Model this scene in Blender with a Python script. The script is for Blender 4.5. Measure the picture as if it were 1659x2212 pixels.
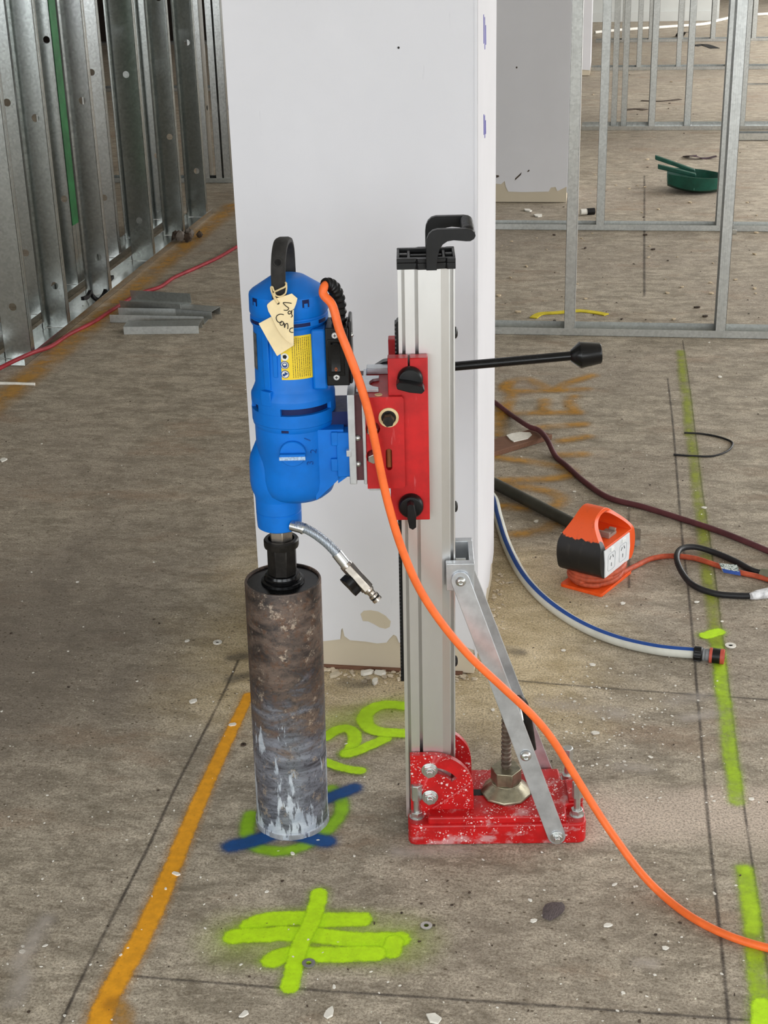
import bpy, bmesh, math, random
from mathutils import Vector, Matrix
from mathutils.geometry import tessellate_polygon
for o in list(bpy.data.objects): bpy.data.objects.remove(o)
S = bpy.context.scene
COL = S.collection
random.seed(7)
PI = math.pi

# ------------------------------------------------------------------ camera
F_PX, CX, CY, HC = 3150.0, 829.5, 1106.0, 1.68
ROWS = [[0.9886321, 0.03568335, -0.1460591], [0.14827932, -0.39224131, 0.90783258], [-0.02489591, -0.91916998, -0.39307346]]
RM = Matrix(ROWS)            # camera frame (x right, y down, z forward) -> world
cam_d = bpy.data.cameras.new('camera'); cam = bpy.data.objects.new('camera', cam_d); COL.objects.link(cam)
cam_d.sensor_fit = 'HORIZONTAL'; cam_d.sensor_width = 36.0; cam_d.lens = F_PX / 1659.0 * 36.0
cam_d.clip_start = 0.05; cam_d.clip_end = 200
xa, ya, za = RM @ Vector((1, 0, 0)), RM @ Vector((0, -1, 0)), RM @ Vector((0, 0, -1))
mw = Matrix.Identity(4)
for i in range(3):
    mw[i][0], mw[i][1], mw[i][2] = xa[i], ya[i], za[i]
mw[0][3], mw[1][3], mw[2][3] = 0, 0, HC
cam.matrix_world = mw
S.camera = cam

# ------------------------------------------------------------------ world, daylight, exposure
S.view_settings.view_transform = 'Standard'; S.view_settings.look = 'None'
S.view_settings.gamma = 1.0; S.view_settings.use_curve_mapping = False
S.view_settings.exposure = 0.0
wd = bpy.data.worlds.new('overcast_sky'); S.world = wd; wd.use_nodes = True
bg = wd.node_tree.nodes['Background']; bg.inputs[0].default_value = (0.86, 0.93, 1.0, 1); bg.inputs[1].default_value = 1.0

def area(name, loc, rot, sx, sy, power, col=(1, 1, 1)):
    l = bpy.data.lights.new(name, 'AREA'); l.shape = 'RECTANGLE'; l.size = sx; l.size_y = sy
    l.energy = power; l.color = col
    o = bpy.data.objects.new(name, l); COL.objects.link(o); o.location = loc; o.rotation_euler = rot
    return o
# daylight through the windows of the right wall (X = 5.2) and of the wall behind the photographer (Y = -3.5)
WR = [(-2.2, 2.6), (1.6, 2.6), (5.4, 2.6), (9.2, 2.6), (13.0, 2.6), (16.8, 2.6), (20.6, 2.6)]
for i, (y, wdt) in enumerate(WR):
    area('window_daylight', (5.16, y, 1.75), (0, math.radians(50), 0), 1.9, wdt, 58 if y < 5 else (105 if y < 9 else 240), (0.99, 0.99, 1.0))
WB = [(-5.4, 2.8), (-1.6, 2.8), (2.2, 2.8)]
for x, wdt in WB:
    area('window_daylight', (x, -3.46, 1.75), (math.radians(62), 0, 0), wdt, 1.9, 76 if x < -3 else 114, (0.93, 0.97, 1.0))

# ------------------------------------------------------------------ measuring: photo point -> place in the room
CO = Vector((0, 0, HC))
def ray(px, py): return RM @ Vector((px - CX, py - CY, F_PX))
def fl(px, py, z=0.0):
    d = ray(px, py); return CO + d * ((z - HC) / d.z)
def onY(px, py, y):
    d = ray(px, py); return CO + d * (y / d.y)
def onX(px, py, x):
    d = ray(px, py); return CO + d * (x / d.x)
P0 = Vector((-0.33518, 2.28177, 0)); RA = math.radians(7.80)
E1 = Vector((math.cos(RA), math.sin(RA), 0)); E2 = Vector((-math.sin(RA), math.cos(RA), 0))
def rv(px, py, v):          # point of the drill's own frame on its plane v
    d = ray(px, py); n = E2
    p = CO + d * ((P0 + E2 * v - CO).dot(n) / d.dot(n)) - P0
    return Vector((p.dot(E1), p.dot(E2), p.z))
def rloc(p):
    p = Vector(p) - P0; return Vector((p.dot(E1), p.dot(E2), p.z))

# ------------------------------------------------------------------ materials
def lin(c):
    return tuple((x / 255 / 12.92) if x / 255 <= 0.04045 else ((x / 255 + 0.055) / 1.055) ** 2.4 for x in c)
MATS = {}
class N:
    """tiny node helper"""
    def __init__(s, name):
        s.m = bpy.data.materials.new(name); s.m.use_nodes = True
        s.t = s.m.node_tree; s.n = s.t.nodes; s.l = s.t.links
        s.b = s.n['Principled BSDF']; s.out = s.n['Material Output']
        MATS[name] = s.m
    def new(s, t, **k):
        n = s.n.new(t)
        for a, b in k.items(): setattr(n, a, b)
        return n
    def put(s, sock, val):
        if hasattr(val, 'is_linked') or isinstance(val, bpy.types.NodeSocket): s.l.new(val, sock)
        else: sock.default_value = val
    def coord(s, kind='Object', scale=(1, 1, 1), loc=(0, 0, 0)):
        c = s.new('ShaderNodeTexCoord'); mp = s.new('ShaderNodeMapping')
        mp.inputs['Scale'].default_value = scale; mp.inputs['Location'].default_value = loc
        s.l.new(c.outputs[kind], mp.inputs['Vector']); return mp.outputs[0]
    def noise(s, vec, scale, detail=6, rough=0.6, dist=0.0):
        n = s.new('ShaderNodeTexNoise'); s.l.new(vec, n.inputs['Vector'])
        n.inputs['Scale'].default_value = scale; n.inputs['Detail'].default_value = detail
        n.inputs['Roughness'].default_value = rough; n.inputs['Distortion'].default_value = dist
        return n.outputs['Fac']
    def vor(s, vec, scale, feature='F1', out='Distance', rnd=1.0):
        n = s.new('ShaderNodeTexVoronoi', feature=feature); s.l.new(vec, n.inputs['Vector'])
        n.inputs['Scale'].default_value = scale; n.inputs['Randomness'].default_value = rnd
        return n.outputs[out]
    def rng(s, v, a, b, c=0.0, d=1.0, smooth=True):
        n = s.new('ShaderNodeMapRange', interpolation_type='SMOOTHSTEP' if smooth else 'LINEAR'); n.clamp = True
        s.l.new(v, n.inputs[0])
        for i, x in enumerate((a, b, c, d)): n.inputs[i + 1].default_value = x
        return n.outputs[0]
    def math(s, op, a, b=0.0, c=0.0):
        n = s.new('ShaderNodeMath', operation=op)
        s.put(n.inputs[0], a); s.put(n.inputs[1], b); s.put(n.inputs[2], c); return n.outputs[0]
    def mix(s, f, a, b, blend='MIX'):
        n = s.new('ShaderNodeMix', data_type='RGBA', blend_type=blend)
        s.put(n.inputs[0], f)
        for i, x in ((6, a), (7, b)):
            if isinstance(x, tuple): n.inputs[i].default_value = (*x[:3], 1)
            else: s.l.new(x, n.inputs[i])
        return n.outputs[2]
    def sep(s, vec):
        n = s.new('ShaderNodeSeparateXYZ'); s.l.new(vec, n.inputs[0]); return n.outputs
    def col(s, v): s.put(s.b.inputs['Base Color'], (*v, 1) if isinstance(v, tuple) else v)
    def rough(s, v): s.put(s.b.inputs['Roughness'], v)
    def metal(s, v): s.put(s.b.inputs['Metallic'], v)
    def bump(s, h, st=0.3, dist=0.002):
        n = s.new('ShaderNodeBump'); n.inputs['Strength'].default_value = st; n.inputs['Distance'].default_value = dist
        s.l.new(h, n.inputs['Height']); s.l.new(n.outputs[0], s.b.inputs['Normal'])

def M(name, rgb, rough=0.5, metal=0.0, var=0.12, scale=30, bump=0.0, bscale=120, stretch=(1, 1, 1)):
    if name in MATS: return MATS[name]
    k = N(name); c = lin(rgb); v = k.coord(scale=stretch)
    n = k.noise(v, scale)
    lo = tuple(max(0, x * (1 - var)) for x in c); hi = tuple(min(1, x * (1 + var)) for x in c)
    k.col(k.mix(k.rng(n, 0.3, 0.7), lo, hi))
    if metal > 0.5: k.rough(rough)
    else: k.rough(k.rng(k.noise(v, scale * 2.3), 0.3, 0.7, max(0, rough - 0.05), min(1, rough + 0.05)))
    k.metal(metal)
    if not metal: k.b.inputs['Specular IOR Level'].default_value = 0.32
    if bump: k.bump(k.noise(v, bscale), bump, 0.001)
    return k.m

def mat_floor():
    k = N('concrete_floor'); v = k.coord()
    vs = k.coord(scale=(1.0, 1.9, 1))
    a = k.noise(v, 0.9, 3, 0.55); b = k.noise(vs, 9, 7, 0.74, 0.4); c = k.noise(v, 210, 3, 0.8); d = k.noise(vs, 46, 5, 0.78, 0.6)
    base = k.mix(k.rng(b, 0.34, 0.68), lin((143, 134, 118)), lin((206, 194, 175)))
    base = k.mix(k.math('MULTIPLY', k.rng(a, 0.4, 0.68), 0.5), base, lin((159, 147, 134)))
    base = k.mix(k.math('MULTIPLY', k.rng(d, 0.52, 0.70), 0.6), base, lin((230, 217, 197)))
    base = k.mix(k.math('MULTIPLY', k.rng(d, 0.48, 0.34), 0.6), base, lin((112, 101, 85)))
    brn = k.noise(k.coord(loc=(7, 2, 0), scale=(.8, 1.7, 1)), 2.6, 5, 0.7)
    base = k.mix(k.math('MULTIPLY', k.rng(brn, 0.52, 0.7), 0.45), base, lin((159, 131, 107)))
    # beige glue and plaster dust trodden out around the foot of the pillar
    s = k.sep(v)
    dx = k.math('MAXIMUM', k.math('SUBTRACT', k.math('ABSOLUTE', k.math('ADD', s[0], 0.47)), 0.28), 0.0)
    dy = k.math('MAXIMUM', k.math('SUBTRACT', k.math('ABSOLUTE', k.math('SUBTRACT', s[1], 3.15)), 0.28), 0.0)
    dd = k.math('SQRT', k.math('ADD', k.math('MULTIPLY', dx, dx), k.math('MULTIPLY', dy, dy)))
    dd = k.math('ADD', dd, k.math('MULTIPLY', k.math('SUBTRACT', k.noise(v, 6, 4), 0.5), 0.35))
    base = k.mix(k.math('MULTIPLY', k.rng(dd, 0.36, 0.03), 0.62), base, k.mix(k.rng(b, 0.35, 0.65), lin((212, 189, 142)), lin((243, 222, 179))))
    # dark scuffed area by the left of the walkway
    ex = k.math('MULTIPLY', k.math('ADD', s[0], 1.42), 1.6); ey = k.math('SUBTRACT', s[1], 3.0)
    ee = k.math('SQRT', k.math('ADD', k.math('MULTIPLY', ex, ex), k.math('MULTIPLY', ey, ey)))
    ee = k.math('ADD', ee, k.math('MULTIPLY', k.math('SUBTRACT', k.noise(k.coord(scale=(1, .5, 1)), 4, 4), 0.5), 1.1))
    base = k.mix(k.math('MULTIPLY', k.rng(ee, 0.95, 0.1), 0.66), base, lin((117, 108, 100)))
    # pale drilling dust swept out to the right of the stand
    py_ = k.math('ABSOLUTE', k.math('SUBTRACT', k.math('SUBTRACT', s[1], 2.425), k.math('MULTIPLY', s[0], 0.10)))
    py_ = k.math('ADD', py_, k.math('MULTIPLY', k.math('SUBTRACT', k.noise(k.coord(scale=(.5, 1, 1)), 7, 4), 0.5), 0.13))
    pm = k.math('MULTIPLY', k.rng(py_, 0.13, 0.04), k.math('MULTIPLY', k.rng(s[0], -0.08, 0.04), k.rng(s[0], 1.0, 0.5)))
    base = k.mix(k.math('MULTIPLY', pm, 0.72), base, lin((225, 207, 191)))
    # fine pits, crumbs and grit
    sp = k.vor(v, 60); base = k.mix(k.math('MULTIPLY', k.rng(sp, 0.13, 0.06), k.rng(b, 0.52, 0.6)), base, lin((248, 248, 227)))
    sp2 = k.vor(k.coord(loc=(3, 1, 0), scale=(1, 1.4, 1)), 38); base = k.mix(k.math('MULTIPLY', k.rng(sp2, 0.16, 0.08), k.rng(a, 0.46, 0.56)), base, lin((94, 83, 68)))
    base = k.mix(k.rng(c, 0.36, 0.58, 0.65, 0.0), base, lin((103, 92, 78)))
    k.col(base); k.rough(k.rng(b, 0.3, 0.7, 0.62, 0.85)); k.bump(k.math('ADD', k.math('MULTIPLY', c, 0.4), d), 0.35, 0.003)
    k.b.inputs['Specular IOR Level'].default_value = 0.25
    return k.m

def mat_galv(name, rgb=(200, 204, 201), rough=0.25, spangle=0.3):
    k = N(name); v = k.coord(); c = lin(rgb)
    sp = k.new('ShaderNodeTexVoronoi'); k.l.new(v, sp.inputs['Vector']); sp.inputs['Scale'].default_value = 110
    g = k.new('ShaderNodeRGBToBW'); k.l.new(sp.outputs['Color'], g.inputs[0])
    n = k.noise(v, 5, 5)
    f = k.math('ADD', k.math('MULTIPLY', g.outputs[0], spangle), k.math('MULTIPLY', n, 0.5))
    k.col(k.mix(k.rng(f, 0.15, 0.6), tuple(x * 0.74 for x in c), c)); k.metal(1.0)
    k.rough(rough)
    k.bump(k.noise(v, 3, 3), 0.08, 0.01)
    return k.m

def mat_plaster(name, rgb):
    k = N(name); v = k.coord(); c = lin(rgb)
    n = k.noise(v, 2.2, 4); f = k.noise(v, 260, 2)
    base = k.mix(k.rng(n, 0.3, 0.7), tuple(x * 0.94 for x in c), c)
    base = k.mix(k.math('MULTIPLY', k.rng(k.noise(k.coord(scale=(30, 1, 4)), 2.5, 6), 0.68, 0.74), 0.25), base, tuple(x * 0.7 for x in c))
    k.col(base); k.rough(0.85); k.bump(f, 0.06, 0.001); k.b.inputs['Specular IOR Level'].default_value = 0.2
    return k.m

def mat_red_dusty(name, amount):
    k = N(name); v = k.coord()
    c = k.mix(k.rng(k.noise(v, 25), 0.3, 0.7), lin((168, 8, 12)), lin((198, 16, 20)))
    if amount:
        sm = k.noise(k.coord(scale=(1, 1, 1.6)), 22, 8, 0.65)
        s = k.sep(v)
        low = k.rng(s[2], 0.075, 0.0, 0.0, 0.16)
        top = k.new('ShaderNodeNewGeometry'); tn = k.sep(top.outputs['Normal'])[2]
        sm2 = k.math('ADD', sm, k.math('ADD', low, k.math('MULTIPLY', k.rng(tn, 0.5, 0.95), 0.06)))
        c = k.mix(k.math('MULTIPLY', k.rng(sm2, 0.62, 0.76), 0.55), c, lin((205, 176, 176)))
        d1 = k.vor(v, 95); g = k.noise(v, 30, 3)
        c = k.mix(k.math('MULTIPLY', k.rng(d1, 0.26, 0.2), k.rng(g, 0.5, 0.56)), c, lin((232, 202, 200)))
        d2 = k.vor(k.coord(loc=(.3, .1, .2)), 210)
        c = k.mix(k.math('MULTIPLY', k.rng(d2, 0.28, 0.2), k.rng(g, 0.46, 0.55)), c, lin((225, 190, 188)))
    else:
        sc = k.noise(k.coord(scale=(6, 6, 1)), 14, 6)
        c = k.mix(k.math('MULTIPLY', k.rng(sc, 0.64, 0.74), 0.4), c, lin((214, 120, 122)))
    k.col(c); k.rough(0.42); k.bump(k.noise(v, 350, 2), 0.1, 0.0006)
    return k.m

def mat_bit():
    k = N('worn_core_barrel'); v = k.coord(); s = k.sep(v); z = s[2]
    n = k.noise(k.coord(scale=(1, 1, 2.2)), 16, 9, 0.7, 0.6); band = k.noise(k.coord(scale=(0.5, 0.5, 2.2)), 15, 8, 0.72, 1.2)
    rust = k.mix(k.rng(n, 0.35, 0.68), lin((58, 52, 50)), lin((122, 104, 92)))
    rust = k.mix(k.math('MULTIPLY', k.rng(k.noise(v, 70, 7, 0.75), 0.5, 0.62), 0.6), rust, lin((104, 72, 50)))
    steel = k.mix(k.rng(band, 0.3, 0.7), lin((80, 80, 88)), lin((150, 154, 166)))
    f = k.math('ADD', z, k.math('MULTIPLY', k.math('SUBTRACT', n, 0.5), 0.55))
    base = k.mix(k.rng(f, 0.16, 0.33), steel, rust)
    base = k.mix(k.math('MULTIPLY', k.rng(k.noise(v, 34, 9, 0.8), 0.56, 0.62), 0.75), base, lin((184, 168, 150)))
    base = k.mix(k.math('MULTIPLY', k.rng(k.noise(v, 120, 6, 0.85), 0.5, 0.38), 0.6), base, lin((48, 44, 44)))
    base = k.mix(k.math('MULTIPLY', k.rng(band, 0.38, 0.3), 0.8), base, lin((36, 34, 35)))
    # dried cement slurry near the cutting end
    g = k.math('ADD', k.noise(k.coord(scale=(2.4, 2.4, 0.6)), 14, 8, 0.66), k.rng(z, 0.0, 0.36, 0.17, -0.11, False))
    cem = k.rng(g, 0.6, 0.64)
    base = k.mix(cem, base, k.mix(k.rng(n, .3, .7), lin((150, 158, 170)), lin((196, 202, 210))))
    k.col(base); k.metal(k.math('MULTIPLY', k.math('SUBTRACT', 1.0, cem), 0.45)); k.rough(k.rng(n, 0.3, 0.7, 0.4, 0.62))
    k.bump(k.math('ADD', n, k.math('MULTIPLY', cem, 0.6)), 0.35, 0.002)
    return k.m

def mat_paint(name, rgb, edge=0.5, dens=1.0, grain=0.5, patchy=0.0, halo=0.12):
    """sprayed floor paint: dense in the middle of the stroke, dotted overspray around it (UV y = 1 on the stroke's axis, 0 at the rim of the overspray)"""
    k = N(name); uv = k.new('ShaderNodeUVMap'); d = k.sep(uv.outputs[0])[1]
    v = k.coord()
    n = k.noise(v, 460, 3, 0.85); n2 = k.noise(v, 45, 6, 0.7)
    a = k.math('ADD', d, k.math('ADD', k.math('MULTIPLY', k.math('SUBTRACT', n, 0.5), grain * 0.5), k.math('MULTIPLY', k.math('SUBTRACT', n2, 0.5), 0.28)))
    a = k.rng(a, 0.5 - edge * 0.3, 0.5 + edge * 0.3)
    h = k.math('MULTIPLY', k.math('MULTIPLY', k.rng(d, 0.0, 0.55), k.rng(n, 0.42, 0.6)), halo)
    if patchy: a = k.math('MULTIPLY', a, k.rng(k.noise(v, 9, 7, 0.7), 0.5 - patchy, 0.5 + patchy * 0.6, 0.2, 1.0))
    a = k.math('MULTIPLY', k.math('MAXIMUM', a, h), dens)
    a = k.math('MULTIPLY', a, k.rng(k.noise(v, 150, 5, 0.8), 0.3, 0.42, 0.72, 1.0))
    c = lin(rgb)
    k.col(k.mix(k.rng(n2, 0.3, 0.7), tuple(x * 0.8 for x in c), c)); k.rough(0.75)
    k.put(k.b.inputs['Alpha'], a)
    return k.m

def mat_label():
    k = N('yellow_warning_label'); uv = k.new('ShaderNodeUVMap'); s = k.sep(uv.outputs[0])
    line = k.math('FRACT', k.math('MULTIPLY', s[0], 15.0))
    on = k.math('MULTIPLY', k.rng(line, 0.28, 0.34), k.rng(line, 0.72, 0.66))
    mp = k.new('ShaderNodeCombineXYZ'); k.l.new(k.math('FLOOR', k.math('MULTIPLY', s[0], 15.0)), mp.inputs[0]); k.l.new(k.math('MULTIPLY', s[1], 46.0), mp.inputs[1])
    words = k.rng(k.noise(mp.outputs[0], 1.0, 3, 0.8), 0.44, 0.5)
    inside = k.math('MULTIPLY', k.math('MULTIPLY', k.rng(s[0], 0.32, 0.33), k.rng(s[0], 0.965, 0.955)), k.math('MULTIPLY', k.rng(s[1], 0.04, 0.05), k.rng(s[1], 0.97, 0.95)))
    f = k.math('MULTIPLY', k.math('MULTIPLY', on, words), inside)
    k.col(k.mix(f, lin((236, 204, 40)), lin((96, 82, 30)))); k.rough(0.45)
    return k.m

MF = mat_floor()
GALV = mat_galv('galvanised_steel'); GALV_R = mat_galv('galvanised_steel_matt', (206, 208, 205), 0.42, 0.25); GALV2 = mat_galv('galvanised_steel_bright', (216, 218, 216), 0.24, 0.3)
PLASTER = mat_plaster('white_plasterboard', (222, 221, 224)); BEIGE = mat_plaster('bare_gypsum', (204, 192, 170))
PLAST2 = mat_plaster('grey_white_plaster', (214, 216, 212))
RED_D = mat_red_dusty('red_paint_spattered', 1); RED = mat_red_dusty('red_paint', 0)
BITM = mat_bit()
BLUE = M('blue_enamel', (0, 110, 204), 0.45, 0, 0.10, 18, 0.08, 400)
BLUE_D = M('blue_recess_shade', (8, 26, 78), 0.5)  # darker copy of the enamel blue: recess shade put into the colour
BLACK = M('black_plastic', (13, 13, 14), 0.4, 0, 0.25, 40)
BLACKR = M('black_rubber', (44, 42, 40), 0.75, 0, 0.3, 40, 0.2, 200)
BLACKG = M('black_gloss', (9, 9, 10), 0.24, 0, 0.2, 20)
DARKS = M('blackened_steel', (46, 44, 42), 0.4, 0.7, 0.3, 60, 0.2, 200)
ALU = M('anodised_aluminium', (222, 222, 221), 0.36, 0.92, 0.02, 12, 0, 0, (3, 3, 1))
ALU2 = M('brushed_aluminium', (206, 210, 214), 0.36, 0.8, 0.14, 26, 0.05, 300)
STEEL = M('zinc_plated_steel', (206, 208, 206), 0.3, 0.95, 0.06, 60)
BRASS = M('yellow_passivated_steel', (142, 136, 116), 0.34, 0.85, 0.3, 50)
NICKEL = M('nickel_brass', (190, 182, 172), 0.27, 0.95, 0.2, 60)
RUSTY = M('dull_threaded_steel', (112, 100, 90), 0.45, 0.8, 0.35, 80)
MAROON = M('dark_maroon', (84, 44, 48), 0.5, 0.1, 0.15, 40)
ORANGE = M('orange_cable', (243, 112, 50), 0.45, 0, 0.08, 40)
ORANGE_D = M('dirty_orange_cable', (182, 82, 54), 0.55, 0, 0.22, 60)
ORBOX = M('orange_box_plastic', (236, 88, 30), 0.42, 0, 0.12, 30)
WHITE = M('white_plastic', (226, 228, 230), 0.4, 0, 0.05, 30)
CARD = M('cream_card', (234, 214, 170), 0.85, 0, 0.06, 40)
INK = M('black_ink', (20, 18, 18), 0.6)
CREAM = M('cream_nylon', (222, 200, 152), 0.6)
REDC = M('red_cable', (150, 44, 52), 0.5, 0, 0.2, 12)
DKRED = M('maroon_cable', (92, 50, 54), 0.55, 0, 0.35, 6)
BLKC = M('black_cable', (34, 34, 36), 0.45, 0, 0.3, 30)
PIPE = M('dark_grey_conduit', (66, 65, 58), 0.5, 0, 0.2, 14)
WOOD = M('brown_timber', (118, 84, 66), 0.7, 0, 0.2, 30, 0.2, 90, (1, 8, 8))
FLAKE = M('white_plaster_flake', (232, 228, 218), 0.85, 0, 0.1, 50)
DIRT = M('dark_debris', (74, 62, 52), 0.85, 0, 0.4, 60)
GREENP = M('dark_green_plastic', (18, 70, 56), 0.4, 0, 0.25, 14)
GREENS = M('green_painted_steel', (28, 104, 52), 0.4, 0.3, 0.3, 10)
YELLOW = M('yellow_webbing', (216, 196, 40), 0.6, 0, 0.15, 30)
PURPLE = M('dark_purple_strip', (72, 52, 62), 0.6, 0, 0.3, 30)
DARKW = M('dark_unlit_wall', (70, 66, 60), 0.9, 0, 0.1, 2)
CEIL = M('ceiling_board', (226, 226, 222), 0.9, 0, 0.05, 2)
BRAID = None

# ------------------------------------------------------------------ mesh helpers
class MB:
    def __init__(s): s.v = []; s.f = []; s.uv = None
    def add(s, vs, fs):
        b = len(s.v); s.v += [Vector(x) for x in vs]; s.f += [tuple(i + b for i in f) for f in fs]; return s
    def box(s, x0, x1, y0, y1, z0, z1):
        return s.add([(x0, y0, z0), (x1, y0, z0), (x1, y1, z0), (x0, y1, z0), (x0, y0, z1), (x1, y0, z1), (x1, y1, z1), (x0, y1, z1)],
                     [(0, 3, 2, 1), (4, 5, 6, 7), (0, 1, 5, 4), (1, 2, 6, 5), (2, 3, 7, 6), (3, 0, 4, 7)])
    def prism(s, outer, a, b, axis='z', holes=()):
        """outline (with holes) pushed from a to b along an axis"""
        loops = [list(outer)] + [list(h) for h in holes]
        def P(p, t):
            return {'z': (p[0], p[1], t), 'y': (p[0], t, p[1]), 'x': (t, p[0], p[1])}[axis]
        flat = [p for l in loops for p in l]; n = len(flat)
        tri = tessellate_polygon([[Vector((p[0], p[1], 0)) for p in l] for l in loops])
        vs = [P(p, a) for p in flat] + [P(p, b) for p in flat]
        fs = [tuple(t) for t in tri] + [tuple(i + n for i in reversed(t)) for t in tri]
        o = 0
        for l in loops:
            m = len(l)
            for i in range(m):
                j = (i + 1) % m; fs.append((o + i, o + j, o + j + n, o + i + n))
            o += m
        return s.add(vs, fs)
    def cyl(s, p0, p1, r0, r1=None, n=20, phase=0.0):
        p0, p1 = Vector(p0), Vector(p1); r1 = r0 if r1 is None else r1
        d = (p1 - p0).normalized(); t = Vector((0, 0, 1)) if abs(d.z) < 0.9 else Vector((1, 0, 0))
        a = d.cross(t).normalized(); b = d.cross(a)
        vs = []
        for p, r in ((p0, r0), (p1, r1)):
            for i in range(n):
                an = 2 * PI * i / n + phase; vs.append(p + a * (r * math.cos(an)) + b * (r * math.sin(an)))
        fs = [(i, (i + 1) % n, (i + 1) % n + n, i + n) for i in range(n)] + [tuple(range(n - 1, -1, -1)), tuple(range(n, 2 * n))]
        return s.add(vs, fs)
    def lathe(s, prof, o=(0, 0, 0), n=40, d=(0, 0, 1), phase=0.0):
        """profile of (radius, height) turned about an axis"""
        o = Vector(o); d = Vector(d).normalized(); t = Vector((0, 0, 1)) if abs(d.z) < 0.9 else Vector((1, 0, 0))
        a = d.cross(t).normalized(); b = d.cross(a); vs = []; fs = []
        for r, h in prof:
            for i in range(n):
                an = 2 * PI * i / n + phase; vs.append(o + d * h + a * (r * math.cos(an)) + b * (r * math.sin(an)))
        m = len(prof)
        for k in range(m - 1):
            for i in range(n):
                j = (i + 1) % n; fs.append((k * n + i, k * n + j, (k + 1) * n + j, (k + 1) * n + i))
        if prof[0][0] > 1e-6: fs.append(tuple(range(n - 1, -1, -1)))
        if prof[-1][0] > 1e-6: fs.append(tuple(range((m - 1) * n, m * n)))
        return s.add(vs, fs)
    def tube(s, pts, r, n=10, closed=False):
        pts = [Vector(p) for p in pts]; m = len(pts); vs = []; fs = []
        rr = r if isinstance(r, (list, tuple)) else [r] * m
        prev = None
        for i, p in enumerate(pts):
            if closed: d = pts[(i + 1) % m] - pts[i - 1]
            else: d = pts[min(i + 1, m - 1)] - pts[max(i - 1, 0)]
            d = d.normalized() if d.length > 1e-9 else Vector((0, 0, 1))
            if prev is None:
                t = Vector((0, 0, 1)) if abs(d.z) < 0.9 else Vector((1, 0, 0)); a = d.cross(t).normalized()
            else:
                a = (prev - d * prev.dot(d)).normalized()
            prev = a; b = d.cross(a)
            for k in range(n):
                an = 2 * PI * k / n; vs.append(p + a * (rr[i] * math.cos(an)) + b * (rr[i] * math.sin(an)))
        for i in range(m if closed else m - 1):
            j = (i + 1) % m
            for k in range(n):
                q = (k + 1) % n; fs.append((i * n + k, i * n + q, j * n + q, j * n + k))
        if not closed: fs += [tuple(range(n - 1, -1, -1)), tuple(range((m - 1) * n, m * n))]
        return s.add(vs, fs)
    def strip(s, secs, closed_ends=True):
        """loft through cross-sections with equal point counts"""
        n = len(secs[0]); vs = [p for q in secs for p in q]; fs = []
        for i in range(len(secs) - 1):
            for k in range(n):
                q = (k + 1) % n; fs.append((i * n + k, i * n + q, (i + 1) * n + q, (i + 1) * n + k))
        if closed_ends: fs += [tuple(range(n - 1, -1, -1)), tuple(range((len(secs) - 1) * n, len(secs) * n))]
        return s.add(vs, fs)
    def arc(s, c, r0, r1, z0, z1, a0, a1, n=14):
        """block of a ring; angle 0 faces the viewer (-y), positive turns to +x"""
        def P(r, a, z): return (c[0] + r * math.sin(a), c[1] - r * math.cos(a), z)
        secs = []
        for i in range(n + 1):
            a = a0 + (a1 - a0) * i / n
            secs.append([P(r0, a, z0), P(r1, a, z0), P(r1, a, z1), P(r0, a, z1)])
        return s.strip(secs)
    def ball(s, c, r, n=14, sz=1.0):
        pr = [(0.0001 if i in (0, n // 2) else r * math.sin(PI * i / (n // 2)), -r * sz * math.cos(PI * i / (n // 2))) for i in range(n // 2 + 1)]
        return s.lathe(pr, c, n)
    def map(s, fn): s.v = [Vector(fn(p)) for p in s.v]; return s
    def xf(s, m): s.v = [m @ p for p in s.v]; return s
    def build(s, name, mat, parent=None, bevel=0.0, smooth=40, seg=2, label=None):
        me = bpy.data.meshes.new(name); me.from_pydata([tuple(p) for p in s.v], [], s.f); me.validate()
        bm = bmesh.new(); bm.from_mesh(me); bmesh.ops.recalc_face_normals(bm, faces=bm.faces); bm.to_mesh(me); bm.free()
        me.materials.append(mat)
        if smooth:
            me.polygons.foreach_set('use_smooth', [True] * len(me.polygons)); me.set_sharp_from_angle(angle=math.radians(smooth))
        o = bpy.data.objects.new(name, me); COL.objects.link(o)
        if parent: o.parent = parent
        if bevel:
            md = o.modifiers.new('edge', 'BEVEL'); md.width = bevel; md.segments = seg; md.limit_method = 'ANGLE'; md.angle_limit = math.radians(38)
            md.use_clamp_overlap = True; md.harden_normals = False
        if label: o['label'] = label
        return o

def tag(o, label, cat, group=None, kind=None):
    o['label'] = label; o['category'] = cat
    if group: o['group'] = group
    if kind: o['kind'] = kind
    return o
def thing(name, label, cat, loc=(0, 0, 0), rz=0.0, group=None):
    o = bpy.data.objects.new(name, None); COL.objects.link(o); o.empty_display_size = 0.05
    o.location = loc; o.rotation_euler = (0, 0, rz); tag(o, label, cat, group); return o
def struct(o, label=None):
    o['kind'] = 'structure'
    if label: o['label'] = label
    return o
def spline(pts, k=8, closed=False):
    pts = [Vector(p) for p in pts]; out = []; n = len(pts)
    for i in range(n if closed else n - 1):
        if closed: a, b, c, d = pts[i - 1], pts[i], pts[(i + 1) % n], pts[(i + 2) % n]
        else: a, b, c, d = pts[max(i - 1, 0)], pts[i], pts[i + 1], pts[min(i + 2, n - 1)]
        for j in range(k):
            t = j / k
            out.append(0.5 * ((2 * b) + (c - a) * t + (2 * a - 5 * b + 4 * c - d) * t * t + (3 * b - a - 3 * c + d) * t ** 3))
    if not closed: out.append(pts[-1])
    return out
def circ(cx, cy, r, n=16, ph=0.0): return [(cx + r * math.cos(2 * PI * i / n + ph), cy + r * math.sin(2 * PI * i / n + ph)) for i in range(n)]
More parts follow.
